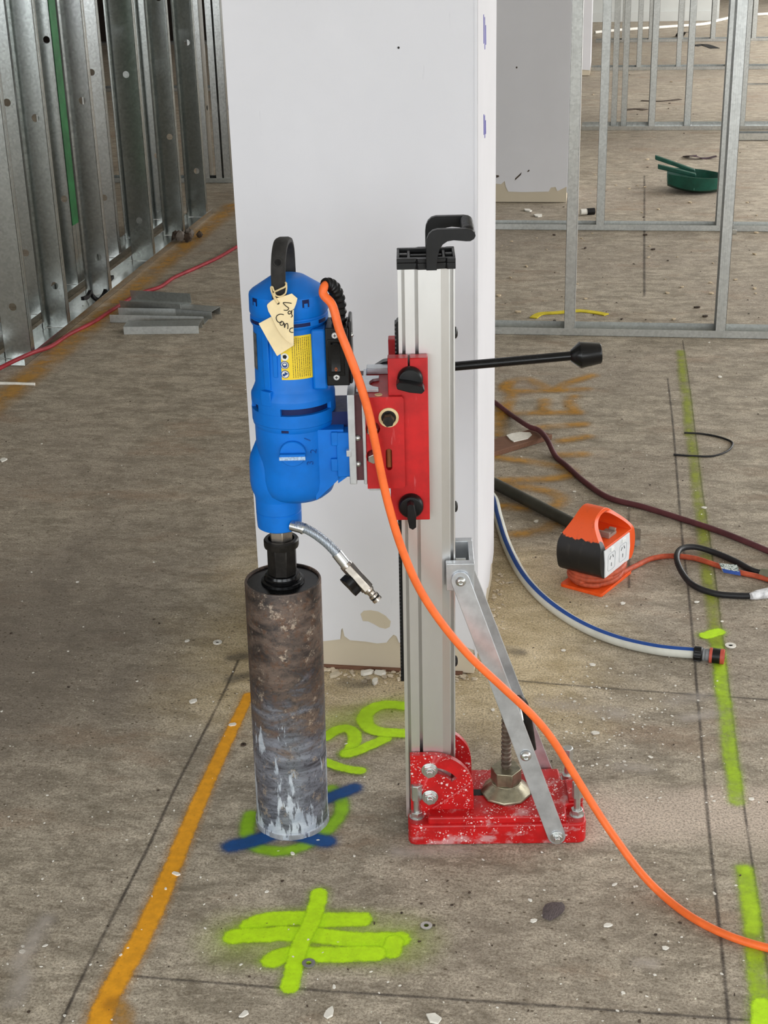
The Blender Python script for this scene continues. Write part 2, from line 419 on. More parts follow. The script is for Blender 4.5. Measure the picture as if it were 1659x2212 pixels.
def rrect(x0, x1, y0, y1, r, n=4):
    o = []
    for cx, cy, a in ((x1 - r, y1 - r, 0), (x0 + r, y1 - r, PI / 2), (x0 + r, y0 + r, PI), (x1 - r, y0 + r, 1.5 * PI)):
        o += [(cx + r * math.cos(a + PI / 2 * i / n), cy + r * math.sin(a + PI / 2 * i / n)) for i in range(n + 1)]
    return o
def copy_tree(o, parent=None):
    c = o.copy(); COL.objects.link(c); c.parent = parent
    for ch in o.children: copy_tree(ch, c)
    return c

# ================================================================== THE SETTING
XL, XR, YB, YF, ZC = -9.0, 5.2, -3.5, 24.0, 3.0
floor = struct(MB().add([(XL, YB, 0), (XR, YB, 0), (XR, YF, 0), (XL, YF, 0)], [(0, 1, 2, 3)]).build('floor', MF, smooth=0), 'worn brown-grey concrete floor with paint marks')
struct(MB().box(XL, XR, YB, YF, ZC, ZC + 0.2).build('ceiling', CEIL, smooth=0), 'plain pale ceiling of the building shell')
def wall_with_windows(name, along, pos, thick, lo, hi, wins, z0, z1, label):
    hol = [[(c - w / 2, z0), (c + w / 2, z0), (c + w / 2, z1), (c - w / 2, z1)] for c, w in wins]
    b = MB().prism([(lo, 0), (hi, 0), (hi, ZC), (lo, ZC)], pos, pos + thick, 'x' if along == 'y' else 'y', hol)
    return struct(b.build(name, PLAST2, smooth=0), label)
wr = wall_with_windows('wall_right', 'y', XR, 0.2, YB, YF, WR, 0.8, 2.7, 'window wall on the right side of the floor')
wb = wall_with_windows('wall_back', 'x', YB - 0.2, 0.2, XL, XR, WB, 0.8, 2.7, 'window wall behind the photographer')
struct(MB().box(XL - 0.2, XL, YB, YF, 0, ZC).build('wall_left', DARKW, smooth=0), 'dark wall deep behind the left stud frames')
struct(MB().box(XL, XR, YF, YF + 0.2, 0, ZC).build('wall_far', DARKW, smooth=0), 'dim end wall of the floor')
# window frames in the two window walls
frm = MB().box(-0.03, 0.03, -1.3, 1.3, -0.95, -0.90).box(-0.03, 0.03, -1.3, 1.3, 0.90, 0.95).box(-0.03, 0.03, -1.3, -1.25, -0.9, 0.9).box(-0.03, 0.03, 1.25, 1.3, -0.9, 0.9).box(-0.03, 0.03, -0.025, 0.025, -0.9, 0.9)
f0 = frm.build('window_frame', ALU2, wr, smooth=0); f0.location = (XR + 0.1, WR[0][0], 1.75)
for y, w in WR[1:]:
    c = f0.copy(); COL.objects.link(c); c.location = (XR + 0.1, y, 1.75)
for x, w in WB:
    c = f0.copy(); COL.objects.link(c); c.parent = wb; c.location = (x, YB - 0.1, 1.75); c.rotation_euler = (0, 0, PI / 2)

# white wall block far behind the right stud frames
fw = struct(MB().box(-0.32, 1.3, 20.3, 20.6, 0.0, ZC).build('wall_white_far', PLAST2, smooth=0), 'white far wall with a skirting line behind the stud frames')
struct(MB().box(-0.32, 1.3, 20.28, 20.3, 0.0, 0.12).build('baseboard_far', PLAST2, fw, smooth=0))

def pillar(name, x0, x1, y0, y1, label, ragged, skin, side=True):
    """square boxed pillar: gypsum core, white painted skin that ends in a torn edge above the floor"""
    core = struct(MB().box(x0 + 0.004, x1 - 0.004, y0 + 0.004, y1, 0.004, ZC).build(name, BEIGE, smooth=0), label)
    MB().prism(ragged + [(x1, ZC), (x0, ZC)], y0, y0 + 0.0045, 'y').build('painted_skin', skin, core, smooth=0)
    rs = random.Random(3)
    rb = [(y0 + (y1 - y0) * i / 12, 0.05 + 0.03 * rs.random()) for i in range(13)]
    rb = [(max(a, y0 + 0.0046), b) for a, b in rb]
    MB().prism(rb + [(y1, ZC), (y0 + 0.0046, ZC)], x1 - 0.0045, x1, 'x').build('painted_skin', skin, core, smooth=0)
    MB().prism(rb + [(y1, ZC), (y0 + 0.0046, ZC)], x0, x0 + 0.0045, 'x').build('painted_skin', skin, core, smooth=0)
    return core
yp = 2.947
def pp(x, y): p = onY(x, y, yp); return (p.x, p.z)
rag = [(-0.77, 0.075)] + [pp(*q) for q in [(640, 1377), (700, 1385), (735, 1381), (737, 1360), (740, 1357), (744, 1374), (756, 1383), (790, 1386), (815, 1390), (835, 1388), (842, 1379), (850, 1371), (856, 1374), (862, 1388), (900, 1396), (983, 1397), (1010, 1399)]] + [(-0.27, 0.065)]
p1 = pillar('wall_pillar', -0.77, -0.27, yp, 3.47, 'big square white plasterboard pillar behind the core drill', rag, PLASTER)
# corner bead strip, bare patch, kicker strip, old screw head on the front pillar
MB().box(-0.272, -0.2665, yp - 0.0012, yp + 0.004, 0.03, ZC).build('corner_bead', PLASTER, p1, smooth=0)
MB().box(-0.2705, -0.2685, yp, yp + 0.02, 0.03, ZC).build('corner_bead', PLASTER, p1, smooth=0)
q = [pp(*a) for a in [(779, 1326), (786, 1319), (801, 1318), (817, 1321), (833, 1330), (844, 1342), (842, 1354), (833, 1358), (820, 1355), (808, 1348), (796, 1342), (784, 1341)]]
MB().prism(q, yp - 0.0008, yp + 0.001, 'y').build('bare_patch', BEIGE, p1, smooth=0)
MB().box(-0.765, -0.30, yp - 0.002, yp + 0.004, 0.0, 0.008).build('timber_kicker', WOOD, p1, smooth=0)
MB().cyl((pp(861, 103)[0], yp - 0.001, pp(861, 103)[1]), (pp(861, 103)[0], yp + 0.001, pp(861, 103)[1]), 0.0022).build('screw_hole', INK, p1)
# blue marker scribbles and a torn tape seam along the pillar's right side
PURP = M('blue_marker', (72, 66, 160), 0.6)
for ya_, yb_, dy in ((30, 108, 0.045), (245, 300, 0.04)):
    a, b = onX(1046, ya_, -0.27), onX(1046, yb_, -0.27)
    for f_, t0_, t1_ in ((-0.5, 0.0, 0.8), (0.1, 0.1, 1.0), (0.6, 0.35, 0.9)):
        zt_, zb_ = a.z + (b.z - a.z) * t0_, a.z + (b.z - a.z) * t1_
        MB().prism([(a.y + f_ * dy, zt_), (a.y + f_ * dy + 0.011, zt_), (a.y + f_ * dy + 0.017, zb_), (a.y + f_ * dy + 0.005, zb_)], -0.2702, -0.2694, 'x').build('marker_stroke', PURP, p1, smooth=0)
seam = [(0.0, 0.0)]
MB().box(-0.2703, -0.2694, yp + 0.045, yp + 0.048, 0.10, 2.4).build('tape_seam', M('grey_seam', (176, 174, 176), 0.8), p1, smooth=0)
# second pillar
yp = 8.42
rag2 = [(-0.75, 0.12)] + [pp(*q) for q in [(1082, 398), (1090, 391), (1093, 404), (1098, 414), (1130, 415), (1185, 414), (1190, 405), (1200, 404), (1204, 413)]] + [(-0.247, 0.095)]
p2 = pillar('wall_pillar', -0.75, -0.247, yp, 8.95, 'second white plastered pillar seen behind the big front pillar', rag2, PLASTER)
for (a, b, c, d) in [((1113, 385), (1127, 372), (1125, 378), (1112, 390)), ((1139, 370), (1143, 366), (1144, 369), (1140, 372)), ((1072, 378), (1078, 379), (1078, 382), (1072, 384)), ((1114, 145), (1117, 143), (1118, 147), (1115, 148))]:
    MB().prism([pp(*a), pp(*b), pp(*c), pp(*d)], yp - 0.001, yp + 0.001, 'y').build('scuff_mark', DIRT, p2, smooth=0)
# third pillar, further back
yp = 14.45
p3 = pillar('wall_pillar', -0.72, -0.235, yp, 14.95, 'third white pillar far back between the stud frames', [(-0.72, 0.05), (-0.5, 0.07), (-0.235, 0.05)], PLASTER)

# ------------------------------------------------------------------ paint and chalk on the floor (parts of the floor)
ZL = [0.0006]
def ribbon(name, pts, width, mat, k=6, raw=False, label=None):
    """a sprayed stroke on the floor: strip with rounded ends, wide enough to carry its overspray"""
    P = [Vector((p[0], p[1], 0)) if raw else fl(*p[:2]) for p in pts]
    P = spline(P, k) if len(P) > 2 else [P[0].lerp(P[1], i / 16) for i in range(17)]
    W = width if isinstance(width, (list, tuple)) else (width, width)
    n = len(P); ZL[0] += 0.00008; z = ZL[0]
    ln = [0.0]
    for i in range(1, n): ln.append(ln[-1] + (P[i] - P[i - 1]).length)
    tot = max(ln[-1], 1e-6)
    rows = []          # (point, direction, width, distance beyond the end)
    d0 = (P[1] - P[0]).normalized(); d1 = (P[-1] - P[-2]).normalized()
    for j in range(5, 0, -1): rows.append((P[0] - d0 * W[0] * j / 5, d0, W[0], W[0] * j / 5))
    for i, p in enumerate(P):
        rows.append((p, (P[min(i + 1, n - 1)] - P[max(i - 1, 0)]).normalized(), W[0] + (W[1] - W[0]) * ln[i] / tot, 0.0))
    for j in range(1, 6): rows.append((P[-1] + d1 * W[1] * j / 5, d1, W[1], W[1] * j / 5))
    vs, fs, uv = [], [], []
    for p, d, w, e in rows:
        nn = Vector((-d.y, d.x, 0))
        for j in range(9):
            s = (j / 4 - 1.0) * w; q = p + nn * s; vs.append((q.x, q.y, z)); uv.append((0.5, max(0.0, 1.0 - math.hypot(s, e) / w)))
    for i in range(len(rows) - 1):
        for j in range(8): fs.append((i * 9 + j, i * 9 + j + 1, (i + 1) * 9 + j + 1, (i + 1) * 9 + j))
    me = bpy.data.meshes.new(name); me.from_pydata(vs, [], fs); me.materials.append(mat)
    ul = me.uv_layers.new(name='UVMap')
    for li, lp in enumerate(me.loops): ul.data[li].uv = uv[lp.vertex_index]
    o = bpy.data.objects.new(name, me); COL.objects.link(o); o.parent = floor
    if label: o['label'] = label
    return o
LIME = mat_paint('lime_spray_paint', (196, 244, 8), 0.4, 1.0, 0.5, 0.0, 0.35); LIME_T = mat_paint('worn_lime_paint', (182, 220, 26), 0.9, 0.97, 0.8, 0.25, 0.3)
LIME_S = mat_paint('lime_overspray', (190, 220, 40), 1.6, 0.3, 1.4, 0, 0.3)
YOR = mat_paint('orange_yellow_paint', (246, 170, 28), 0.5, 0.96, 0.6, 0, 0.4); YOR_T = mat_paint('faded_orange_paint', (206, 150, 48), 1.5, 0.7, 1.2, 0.2, 0.3)
BLU = mat_paint('blue_spray_paint', (10, 76, 142), 0.8, 0.95, 0.8, 0, 0.4); CHALK = mat_paint('dark_chalk', (66, 58, 54), 1.6, 0.7, 1.4, 0.35, 0.1)
CHALK2 = mat_paint('faint_chalk', (70, 62, 56), 1.2, 0.55, 1.0, 0.25, 0.1); PALE = mat_paint('pale_smear', (214, 204, 194), 1.8, 0.5, 1.6, 0.25, 0.3)
def Lx(x, y0, y1, n=9): return [(x + 0.002 * math.sin(i * 2.1), y0 + (y1 - y0) * i / (n - 1)) for i in range(n)]
ribbon('chalk_line', Lx(-0.835, 1.5, 2.96), 0.0055, CHALK, raw=True, label='dark chalk line left of the orange line')
ribbon('chalk_line', Lx(0.232, 1.5, 5.2), 0.0055, CHALK, raw=True, label='dark chalk line left of the lime line')
ribbon('chalk_line', Lx(0.304, 1.5, 5.7), 0.004, CHALK, raw=True, label='thin dark line along the lime line')
ribbon('chalk_line', [(271, 2108), (600, 2134), (900, 2154), (1250, 2178), (1659, 2208)], 0.005, CHALK, label='dark cross line at the front of the floor')
ribbon('chalk_line', [(1085, 1468), (1200, 1478), (1350, 1490), (1659, 1512)], 0.006, CHALK2)
ribbon('chalk_line', [(1392, 380), (1392, 640)], 0.010, CHALK2)
ribbon('chalk_line', [(1358, 1100), (1359, 1270)], 0.006, CHALK2)
ribbon('paint_line', [(537, 1503), (477.5, 1628), (434, 1725.6), (401.5, 1801.5), (358, 1910), (304, 2029), (255, 2116), (222, 2185), (205, 2260)], (0.025, 0.042), YOR, label='long orange-yellow floor line left of the core bit')
ribbon('paint_line', [(245, 2170), (268, 2190), (262, 2230)], 0.028, YOR_T)
ribbon('paint_line', Lx(0.289, 1.5, 2.28), 0.031, LIME_T, raw=True, label='lime floor line at the right front')
ribbon('paint_line', Lx(0.289, 2.50, 3.20), 0.030, LIME_T, raw=True)
ribbon('paint_line', Lx(0.288, 3.16, 5.55, 14), 0.029, mat_paint('old_lime_paint', (164, 176, 48), 1.4, 0.72, 1.0, 0.2, 0.3), raw=True)
ribbon('paint_mark', [(1524, 1374), (1552, 1366)], 0.034, LIME)
ribbon('paint_line', [(1650, 2176), (1648, 2240)], 0.040, LIME)
# lime cross of strokes in front of the bit
ribbon('overspray', [(520, 2030), (680, 2025), (860, 2035)], 0.11, LIME_S)
ribbon('paint_mark', [(542, 2001), (575, 1989), (651, 1985), (694, 1989), (781, 1988)], 0.040, LIME, label='top stroke of the lime mark')
ribbon('paint_mark', [(505, 2025), (570, 2021), (651, 2019), (760, 2031), (862, 2031)], 0.040, LIME, label='middle stroke of the lime mark')
ribbon('paint_mark', [(852, 2036), (846, 2058)], 0.034, LIME)
ribbon('paint_mark', [(588, 2076), (624, 2063), (705, 2064), (810, 2062)], 0.040, LIME, label='bottom stroke of the lime mark')
ribbon('paint_mark', [(690, 1932), (676, 1986), (648, 2045), (626, 2134)], 0.032, LIME, label='upright stroke of the lime mark')
# ring round the bit, blue ticks, figures
ribbon('paint_mark', [(541, 1762), (534, 1795), (542, 1822), (565, 1836), (613, 1841), (660, 1827), (705, 1797), (734, 1762), (737, 1733), (717, 1706)], 0.028, mat_paint('lime_ring_paint', (150, 200, 24), 0.9, 0.95, 0.8, 0, 0.4), label='lime ring sprayed around the core bit')
ribbon('paint_mark', [(500, 1830), (540, 1821), (585, 1806)], 0.038, BLU, label='blue tick left of the bit')
ribbon('paint_mark', [(650, 1808), (680, 1814), (706, 1820)], 0.038, BLU)
ribbon('paint_mark', [(705, 1728), (735, 1716), (765, 1704)], 0.034, BLU, label='blue tick right of the bit')
ribbon('paint_mark', [(704, 1594), (728, 1579), (752, 1576), (767, 1590), (761, 1615), (748, 1630)], 0.030, LIME, label='lime figure two beside the bit, upper curve')
ribbon('paint_mark', [(750, 1630), (775, 1623), (833, 1597)], 0.030, LIME, label='lime figure two beside the bit, lower stroke')
ribbon('paint_mark', [(874, 1527), (834, 1524), (803, 1534), (788, 1553), (797, 1573), (822, 1583), (874, 1586)], 0.036, LIME, label='lime rounded figure behind the column')
ribbon('paint_mark', [(700, 1647), (745, 1662), (778, 1667)], 0.026, LIME)
ribbon('overspray', [(700, 1570), (800, 1545), (880, 1530)], 0.09, LIME_S)
# faded orange lettering on the floor behind
for st in [[(1095, 845), (1100, 828), (1140, 820), (1190, 842), (1230, 828), (1280, 812)], [(1098, 830), (1095, 845), (1200, 845), (1265, 842)], [(1105, 852), (1092, 890)], [(1178, 866), (1172, 893)], [(1242, 858), (1230, 870), (1244, 892)],
           [(1080, 895), (1170, 893), (1250, 893)], [(1085, 880), (1075, 940)], [(1170, 925), (1260, 918)], [(1210, 955), (1268, 945)], [(1208, 985), (1262, 983)], [(1070, 990), (1150, 1000), (1232, 1018), (1200, 1035), (1080, 1040)],
           [(1110, 1052), (1180, 1062), (1215, 1080), (1195, 1098)], [(1075, 1095), (1140, 1100)], [(1095, 1158), (1150, 1152), (1205, 1132)]]:
    ribbon('paint_mark', st, 0.042, YOR_T)
ribbon('paint_line', Lx(-2.17, 4.6, 8.3), 0.10, YOR_T, raw=True, label='faded orange set-out line along the left stud frame')
for a, b, w in [((1180, 1520), (1330, 1545), .05), ((1450, 1520), (1520, 1508), .035), ((1480, 1555), (1540, 1545), .03), ((1340, 1660), (1395, 1665), .03), ((30, 2170), (55, 2110), .03), ((40, 2090), (100, 1990), .03), ((1380, 2085), (1410, 2088), .022), ((860, 1845), (1010, 1842), .03)]:
    ribbon('dust_smear', [a, b], w, PALE)
# pits in the screed by the pillar
PIT = mat_paint('screed_pit', (104, 96, 84), 1.2, 0.6, 1.4, 0.25, 0.1)
ribbon('screed_pit', [(745, 1478), (772, 1481), (795, 1479)], 0.035, PIT); ribbon('screed_pit', [(498, 1470), (535, 1462)], 0.03, PIT)
ribbon('screed_pit', [(1098, 1405), (1125, 1412)], 0.03, PIT); ribbon('screed_pit', [(500, 1425), (530, 1420)], 0.03, PIT)

# ================================================================== STUD FRAMES
def stud_mesh(width, depth, h, holes, open_front=True, t=0.0012, r=0.016):
    """C stud standing on z=0: web across x (0..width), flanges along y, return lips, punched service holes"""
    b = MB()
    yw = depth if open_front else 0.0
    hol = [circ(x, z, r, 18) for x, z in holes]
    b.prism([(0, 0), (width, 0), (width, h), (0, h)], yw - t if open_front else yw, yw if open_front else yw + t, 'y', hol)
    for x in (0, width - t):
        b.box(x, x + t, 0, depth, 0, h)
    yl = 0.0 if open_front else depth - t
    b.box(0, 0.009, yl, yl + t, 0, h); b.box(width - 0.009, width, yl, yl + t, 0, h)
    # rolled stiffening grooves of the flanges
    for x in (-0.0006, width - 0.0006):
        b.box(x, x + 0.0018, depth * 0.42, depth * 0.5, 0, h)
    return b
def track_mesh(length, width, flange=0.03, t=0.0012):
    return MB().box(0, length, 0, width, 0, t).box(0, length, 0, t, 0, flange).box(0, length, width - t, width, 0, flange)

def frame_along_y(name, label, x1, width, y0, y1, studs, mat_t=GALV2):
    """studs: (y, open, holes, mat, depth)"""
    t = thing(name, label, 'stud frame', (x1 - width, y0, 0))
    m = track_mesh(y1 - y0, width + 0.004).xf(Matrix.Rotation(PI / 2, 4, 'Z')).xf(Matrix.Translation((width + 0.002, 0, 0)))
    m.build('floor_track', mat_t, t, smooth=0)
    hd = track_mesh(y1 - y0, width + 0.004).xf(Matrix.Rotation(PI / 2, 4, 'Z')).xf(Matrix.Translation((width + 0.002, 0, 0))).xf(Matrix.Diagonal((1, 1, -1, 1)))
    hd.xf(Matrix.Translation((0, 0, ZC - 0.001))).build('head_track', mat_t, t, smooth=0)
    for (y, op, hol, mt, dp) in studs:
        o = stud_mesh(width, dp, ZC - 0.006, hol, op).build('stud', mt, t, smooth=0)
        o.location = (0, y - y0 - (dp if op else 0), 0.003)
    return t
WS = 0.112
def hl(xc, *zs): return [(xc, z) for z in zs]
S1 = [(5.27, False, hl(0.057, 0.21, 0.93, 1.6), GALV, 0.036), (5.72, True, hl(0.060, 0.18, 0.865, 1.5), GALV, 0.036), (6.27, True, hl(0.062, 0.17, 0.86, 1.5), GALV2, 0.036),
      (6.92, False, hl(0.055, 0.2, 0.895, 1.6), GALV, 0.036), (7.50, True, hl(0.068, 0.515, 1.2), GALV, 0.036), (7.97, True, hl(0.064, 0.255, 0.94), GALV, 0.036)]
frame_along_y('stud_frame', 'galvanised steel stud frame nearest the walkway on the left', -2.24, WS, 5.19, 8.06, S1)
S2 = [(5.40, True, hl(0.06, 0.15, 0.95), GALV, 0.036), (5.92, True, hl(0.05, 0.27, 0.9), GALV, 0.036), (6.44, True, hl(0.05, 0.4, 1.1), GALV, 0.10), (6.98, True, hl(0.05, 0.3, 0.9), GALV2, 0.036),
      (7.42, True, hl(0.05, 0.2, 1.0), GALV, 0.036), (7.9, True, hl(0.05, 0.35), GALV, 0.036)]
fr2 = frame_along_y('stud_frame', 'second steel stud frame just behind the left one, with a green stud', -2.425, WS, 4.9, 8.2, S2)
MB().box(WS + 0.0004, WS + 0.002, 6.345 - 4.9, 6.44 - 4.9, 0.30, ZC - 0.02).build('green_face', GREENS, fr2, smooth=0, label='green painted stud face')

def frame_along_x(name, label, x0, x1, y, width, studs, mat_t=None, mat_s=None):
    mat_t = mat_t or GALV_R; mat_s = mat_s or GALV_R
    t = thing(name, label, 'stud frame', (x0, y, 0))
    track_mesh(x1 - x0, width).build('floor_track', mat_t, t, smooth=0)
    track_mesh(x1 - x0, width).xf(Matrix.Diagonal((1, 1, -1, 1))).xf(Matrix.Translation((0, 0, ZC - 0.001))).build('head_track', mat_t, t, smooth=0)
    for sx in studs:
        x, w, back = sx[0], sx[1], (sx[2] if len(sx) > 2 else 0.0)
        dp = sx[3] if len(sx) > 3 else width - 0.004 - back
        # seen from the side: narrow flange faces the walkway, web runs back across the wall
        b = stud_mesh(dp, w, ZC - 0.006, [(dp / 2, 0.45), (dp / 2, 1.2)], False).xf(Matrix.Rotation(PI / 2, 4, 'Z')).xf(Matrix.Translation((w, 0, 0)))
        # three shallow ribs rolled along the visible flange
        for k in (0.3, 0.5, 0.7): b.box(w * k - 0.0018, w * k + 0.0018, -0.0012, 0.0, 0, ZC - 0.006)
        o = b.build('stud', mat_s, t, smooth=0); o.location = (x - x0, 0.002 + back, 0.003)
    return t
frame_along_x('stud_frame', 'steel stud frame standing right behind the power block', -0.62, 1.7, 5.742, 0.105, [(-0.168, 0.042), (0.43, 0.04), (1.05, 0.042), (-0.62, 0.04)])
frame_along_x('stud_frame', 'steel stud frame beside the second pillar', -0.90, 2.4, 7.705, 0.10, [(-0.072, 0.043), (0.545, 0.042), (1.15, 0.042)])
frame_along_x('stud_frame', 'staggered steel stud frame behind the green pan', -0.235, 3.2, 11.10, 0.22, [(-0.02, 0.042, 0.12), (0.053, 0.042, 0.12), (0.254, 0.045), (0.515, 0.046, 0.12), (0.90, 0.042), (1.3, 0.042, 0.12), (1.6, 0.042)], GALV2)
frame_along_x('stud_frame', 'fourth steel stud frame back, near the third pillar', -0.235, 4.2, 14.86, 0.18, [(-0.02, 0.045, 0.1), (0.20, 0.045), (0.58, 0.045, 0.09), (1.05, 0.045), (1.5, 0.045, 0.09), (2.0, 0.045)], GALV2)
frame_along_x('stud_frame', 'farthest steel stud frame in front of the white wall', -0.235, 4.6, 17.58, 0.16, [(0.06, 0.05), (0.36, 0.05), (0.7, 0.05, 0.08), (1.05, 0.05), (1.5, 0.05), (2.1, 0.05)], GALV2)
# frames deeper on the left
frame_along_x('stud_frame', 'steel stud frame closing the end of the left frames', -4.6, -2.36, 9.0, 0.10, [(-3.40, 0.04), (-2.585, 0.085), (-2.46, 0.04), (-2.41, 0.045), (-2.95, 0.04), (-3.9, 0.04)], GALV, GALV2)
frame_along_x('stud_frame', 'distant stud frame in the dark left bay, with a bright track', -7.2, -2.2, 13.5, 0.20, [(-6.2, 0.045), (-5.4, 0.045), (-3.4, 0.045), (-2.9, 0.045)], GALV2)
frame_along_x('stud_frame', 'farthest stud frame in the dark left bay', -8.6, -2.0, 17.9, 0.16, [(-7.6, 0.045), (-5.2, 0.045), (-3.2, 0.045)], GALV2)
# dark partition behind the left bay
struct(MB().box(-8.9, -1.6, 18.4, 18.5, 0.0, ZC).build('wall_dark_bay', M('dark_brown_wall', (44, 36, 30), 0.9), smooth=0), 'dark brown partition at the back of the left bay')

# ================================================================== CORE DRILL (stand, motor, bit) in its own frame u (right), v (back), w (up)
def rig_thing(name, label, cat, org):
    p = P0 + E1 * org[0] + E2 * org[1] + Vector((0, 0, org[2]))
    t = thing(name, label, cat, p, RA); t['_'] = 0; del t['_']
    t.matrix_world = Matrix.Translation(p) @ Matrix.Rotation(RA, 4, 'Z')
    return t, Vector(org)
class Rig:
    def __init__(s, name, label, cat, org=(0, 0, 0)): s.t, s.o = rig_thing(name, label, cat, org)
    def part(s, mb, name, mat, parent=None, **k):
        o = mb.build(name, mat, parent or s.t, **k)
        if parent is None: o.location = -s.o
        return o
def lean(mb):   # the column stands a touch out of plumb
    return mb.map(lambda p: (p.x - 0.0055 + 0.005 * p.z, p.y, p.z))
def hexbolt(c, d, r, hgt, wash=None):
    c = Vector(c); d = Vector(d).normalized(); b = MB()
    if wash: b.cyl(c, c + d * 0.0022, wash, n=24)
    b.cyl(c + d * 0.002, c + d * (0.002 + hgt), r, n=6, phase=0.3)
    b.cyl(c + d * (0.002 + hgt), c + d * (0.002 + hgt + 0.006), r * 0.6, r * 0.5, n=14)
    return b
def button(c, d, r):
    c = Vector(c); d = Vector(d).normalized()
    b = MB().lathe([(r, 0), (r * 0.98, r * 0.2), (r * 0.8, r * 0.5), (r * 0.45, r * 0.66), (r * 0.45, r * 0.4), (0.0001, r * 0.4)], c, 20, d)
    return b

ST = Rig('core_drill_stand', 'red and aluminium core drill stand with upright column on a spattered red base', 'drill stand')
# --- base casting: two arms on the left hold the column foot between them
def notch(x0, x1, y0, y1, r):
    return [(x0 + r, y0), (x1 - r, y0), (x1 - r * .3, y0 + r * .3), (x1, y0 + r), (x1, y1 - r), (x1 - r * .3, y1 - r * .3), (x1 - r, y1), (x0 + r, y1), (x0 + r * .3, y1 - r * .3), (x0, y1 - r), (x0, 0.131), (0.103, 0.131), (0.103, 0.043), (x0, 0.043), (x0, y0 + r), (x0 + r * .3, y0 + r * .3)]
base = MB().prism(notch(-0.002, 0.336, 0.0, 0.175, 0.014), 0.001, 0.046, 'z')
up = [(0.036, 0.006), (0.298, 0.006), (0.300, 0.046), (0.334, 0.050), (0.334, 0.125), (0.300, 0.129), (0.298, 0.169), (0.036, 0.169), (0.034, 0.131), (0.103, 0.131), (0.103, 0.043), (0.034, 0.043)]
base.prism(up, 0.040, 0.060, 'z')
base.prism([(0.306, 0.052), (0.335, 0.052), (0.335, 0.123), (0.306, 0.123)], 0.058, 0.066, 'z')
ba = ST.part(base, 'base', RED_D, bevel=0.005, seg=3, label='red cast base spattered with white paint and dust')
ST.part(MB().prism(rrect(0.116, 0.262, 0.077, 0.098, 0.010), 0.0600, 0.0606, 'z'), 'anchor_slot', BLACK)
def qplate(v0, v1, nm, mt):
    o = [(0.004, 0.046), (0.004, 0.181), (0.045, 0.181)]
    for i in range(11):
        a = PI / 2 * (1 - i / 10); o.append((0.045 + 0.078 * math.cos(a), 0.106 + 0.075 * math.sin(a)))
    o += [(0.124, 0.046)]
    sl = []
    for i in range(9):
        a = math.radians(82 - 44 * i / 8); sl.append((0.0405 + 0.066 * math.cos(a), 0.0887 + 0.066 * math.sin(a)))
    for i in range(9):
        a = math.radians(38 + 44 * i / 8); sl.append((0.0405 + 0.053 * math.cos(a), 0.0887 + 0.053 * math.sin(a)))
    pl = MB().prism(o, v0, v1, 'y', [sl])
    return ST.part(pl, nm, mt, bevel=0.002)
fp = qplate(0.033, 0.0445, 'pivot_plate', RED_D); qplate(0.1295, 0.141, 'pivot_plate', RED_D)
# cast rib running down the pivot plate
d = Vector((0.036, 0, 0.058)) - Vector((0.118, 0, 0.118))
ST.part(MB().tube([(0.119, 0.0335, 0.120), (0.08, 0.0325, 0.088), (0.046, 0.0335, 0.063)], 0.004, 8), 'casting_rib', RED_D, label='raised cast rib')
ST.part(MB().box(0.004, 0.018, 0.0305, 0.036, 0.095, 0.172), 'casting_rib', RED_D, bevel=0.002)
for u, w in ((0.0404, 0.1489), (0.0405, 0.0887)):
    ST.part(hexbolt((u, 0.033, w), (0, -1, 0), 0.0125, 0.009, 0.0155), 'pivot_bolt', STEEL, bevel=0.0006)
ST.part(hexbolt((0.0404, 0.141, 0.1489), (0, 1, 0), 0.0125, 0.009, 0.0155), 'pivot_bolt', STEEL, bevel=0.0006)
# --- column extrusion
fr = [(0.0, 0.049), (0.006, 0.049), (0.006, 0.070), (0.0115, 0.070), (0.0115, 0.047), (0.0275, 0.047), (0.0275, 0.070), (0.0335, 0.070), (0.0335, 0.047), (0.0710, 0.047), (0.0845, 0.0535), (0.0862, 0.0535), (0.0862, 0.072), (0.0918, 0.072), (0.0918, 0.052), (0.0945, 0.052)]
prof = fr + [(u, 0.174 - v) for u, v in reversed(fr)]
ST.part(lean(MB().prism(prof, 0.034, 1.107, 'z')), 'column', ALU, smooth=0, label='grooved aluminium column extrusion')
rk = []
zz = 0.318
while zz < 1.008:
    rk += [(-0.0065, zz), (-0.0065, zz + 0.0032), (-0.0035, zz + 0.0042), (-0.0035, zz + 0.0062)]; zz += 0.0072
rk = [(0.0, 0.318)] + rk[::1] + [(0.0, 1.011)]
ST.part(lean(MB().prism(rk, 0.074, 0.100, 'y')), 'gear_rack', BLACK, smooth=0, label='black toothed gear rack')
for w in (0.985, 0.665, 0.352):
    ST.part(lean(MB().lathe([(0.0105, 0), (0.0100, 0.003), (0.006, 0.0055), (0.0001, 0.006)], (0.0945, 0.087, w), 18, (1, 0, 0))), 'column_plug', BLACK)
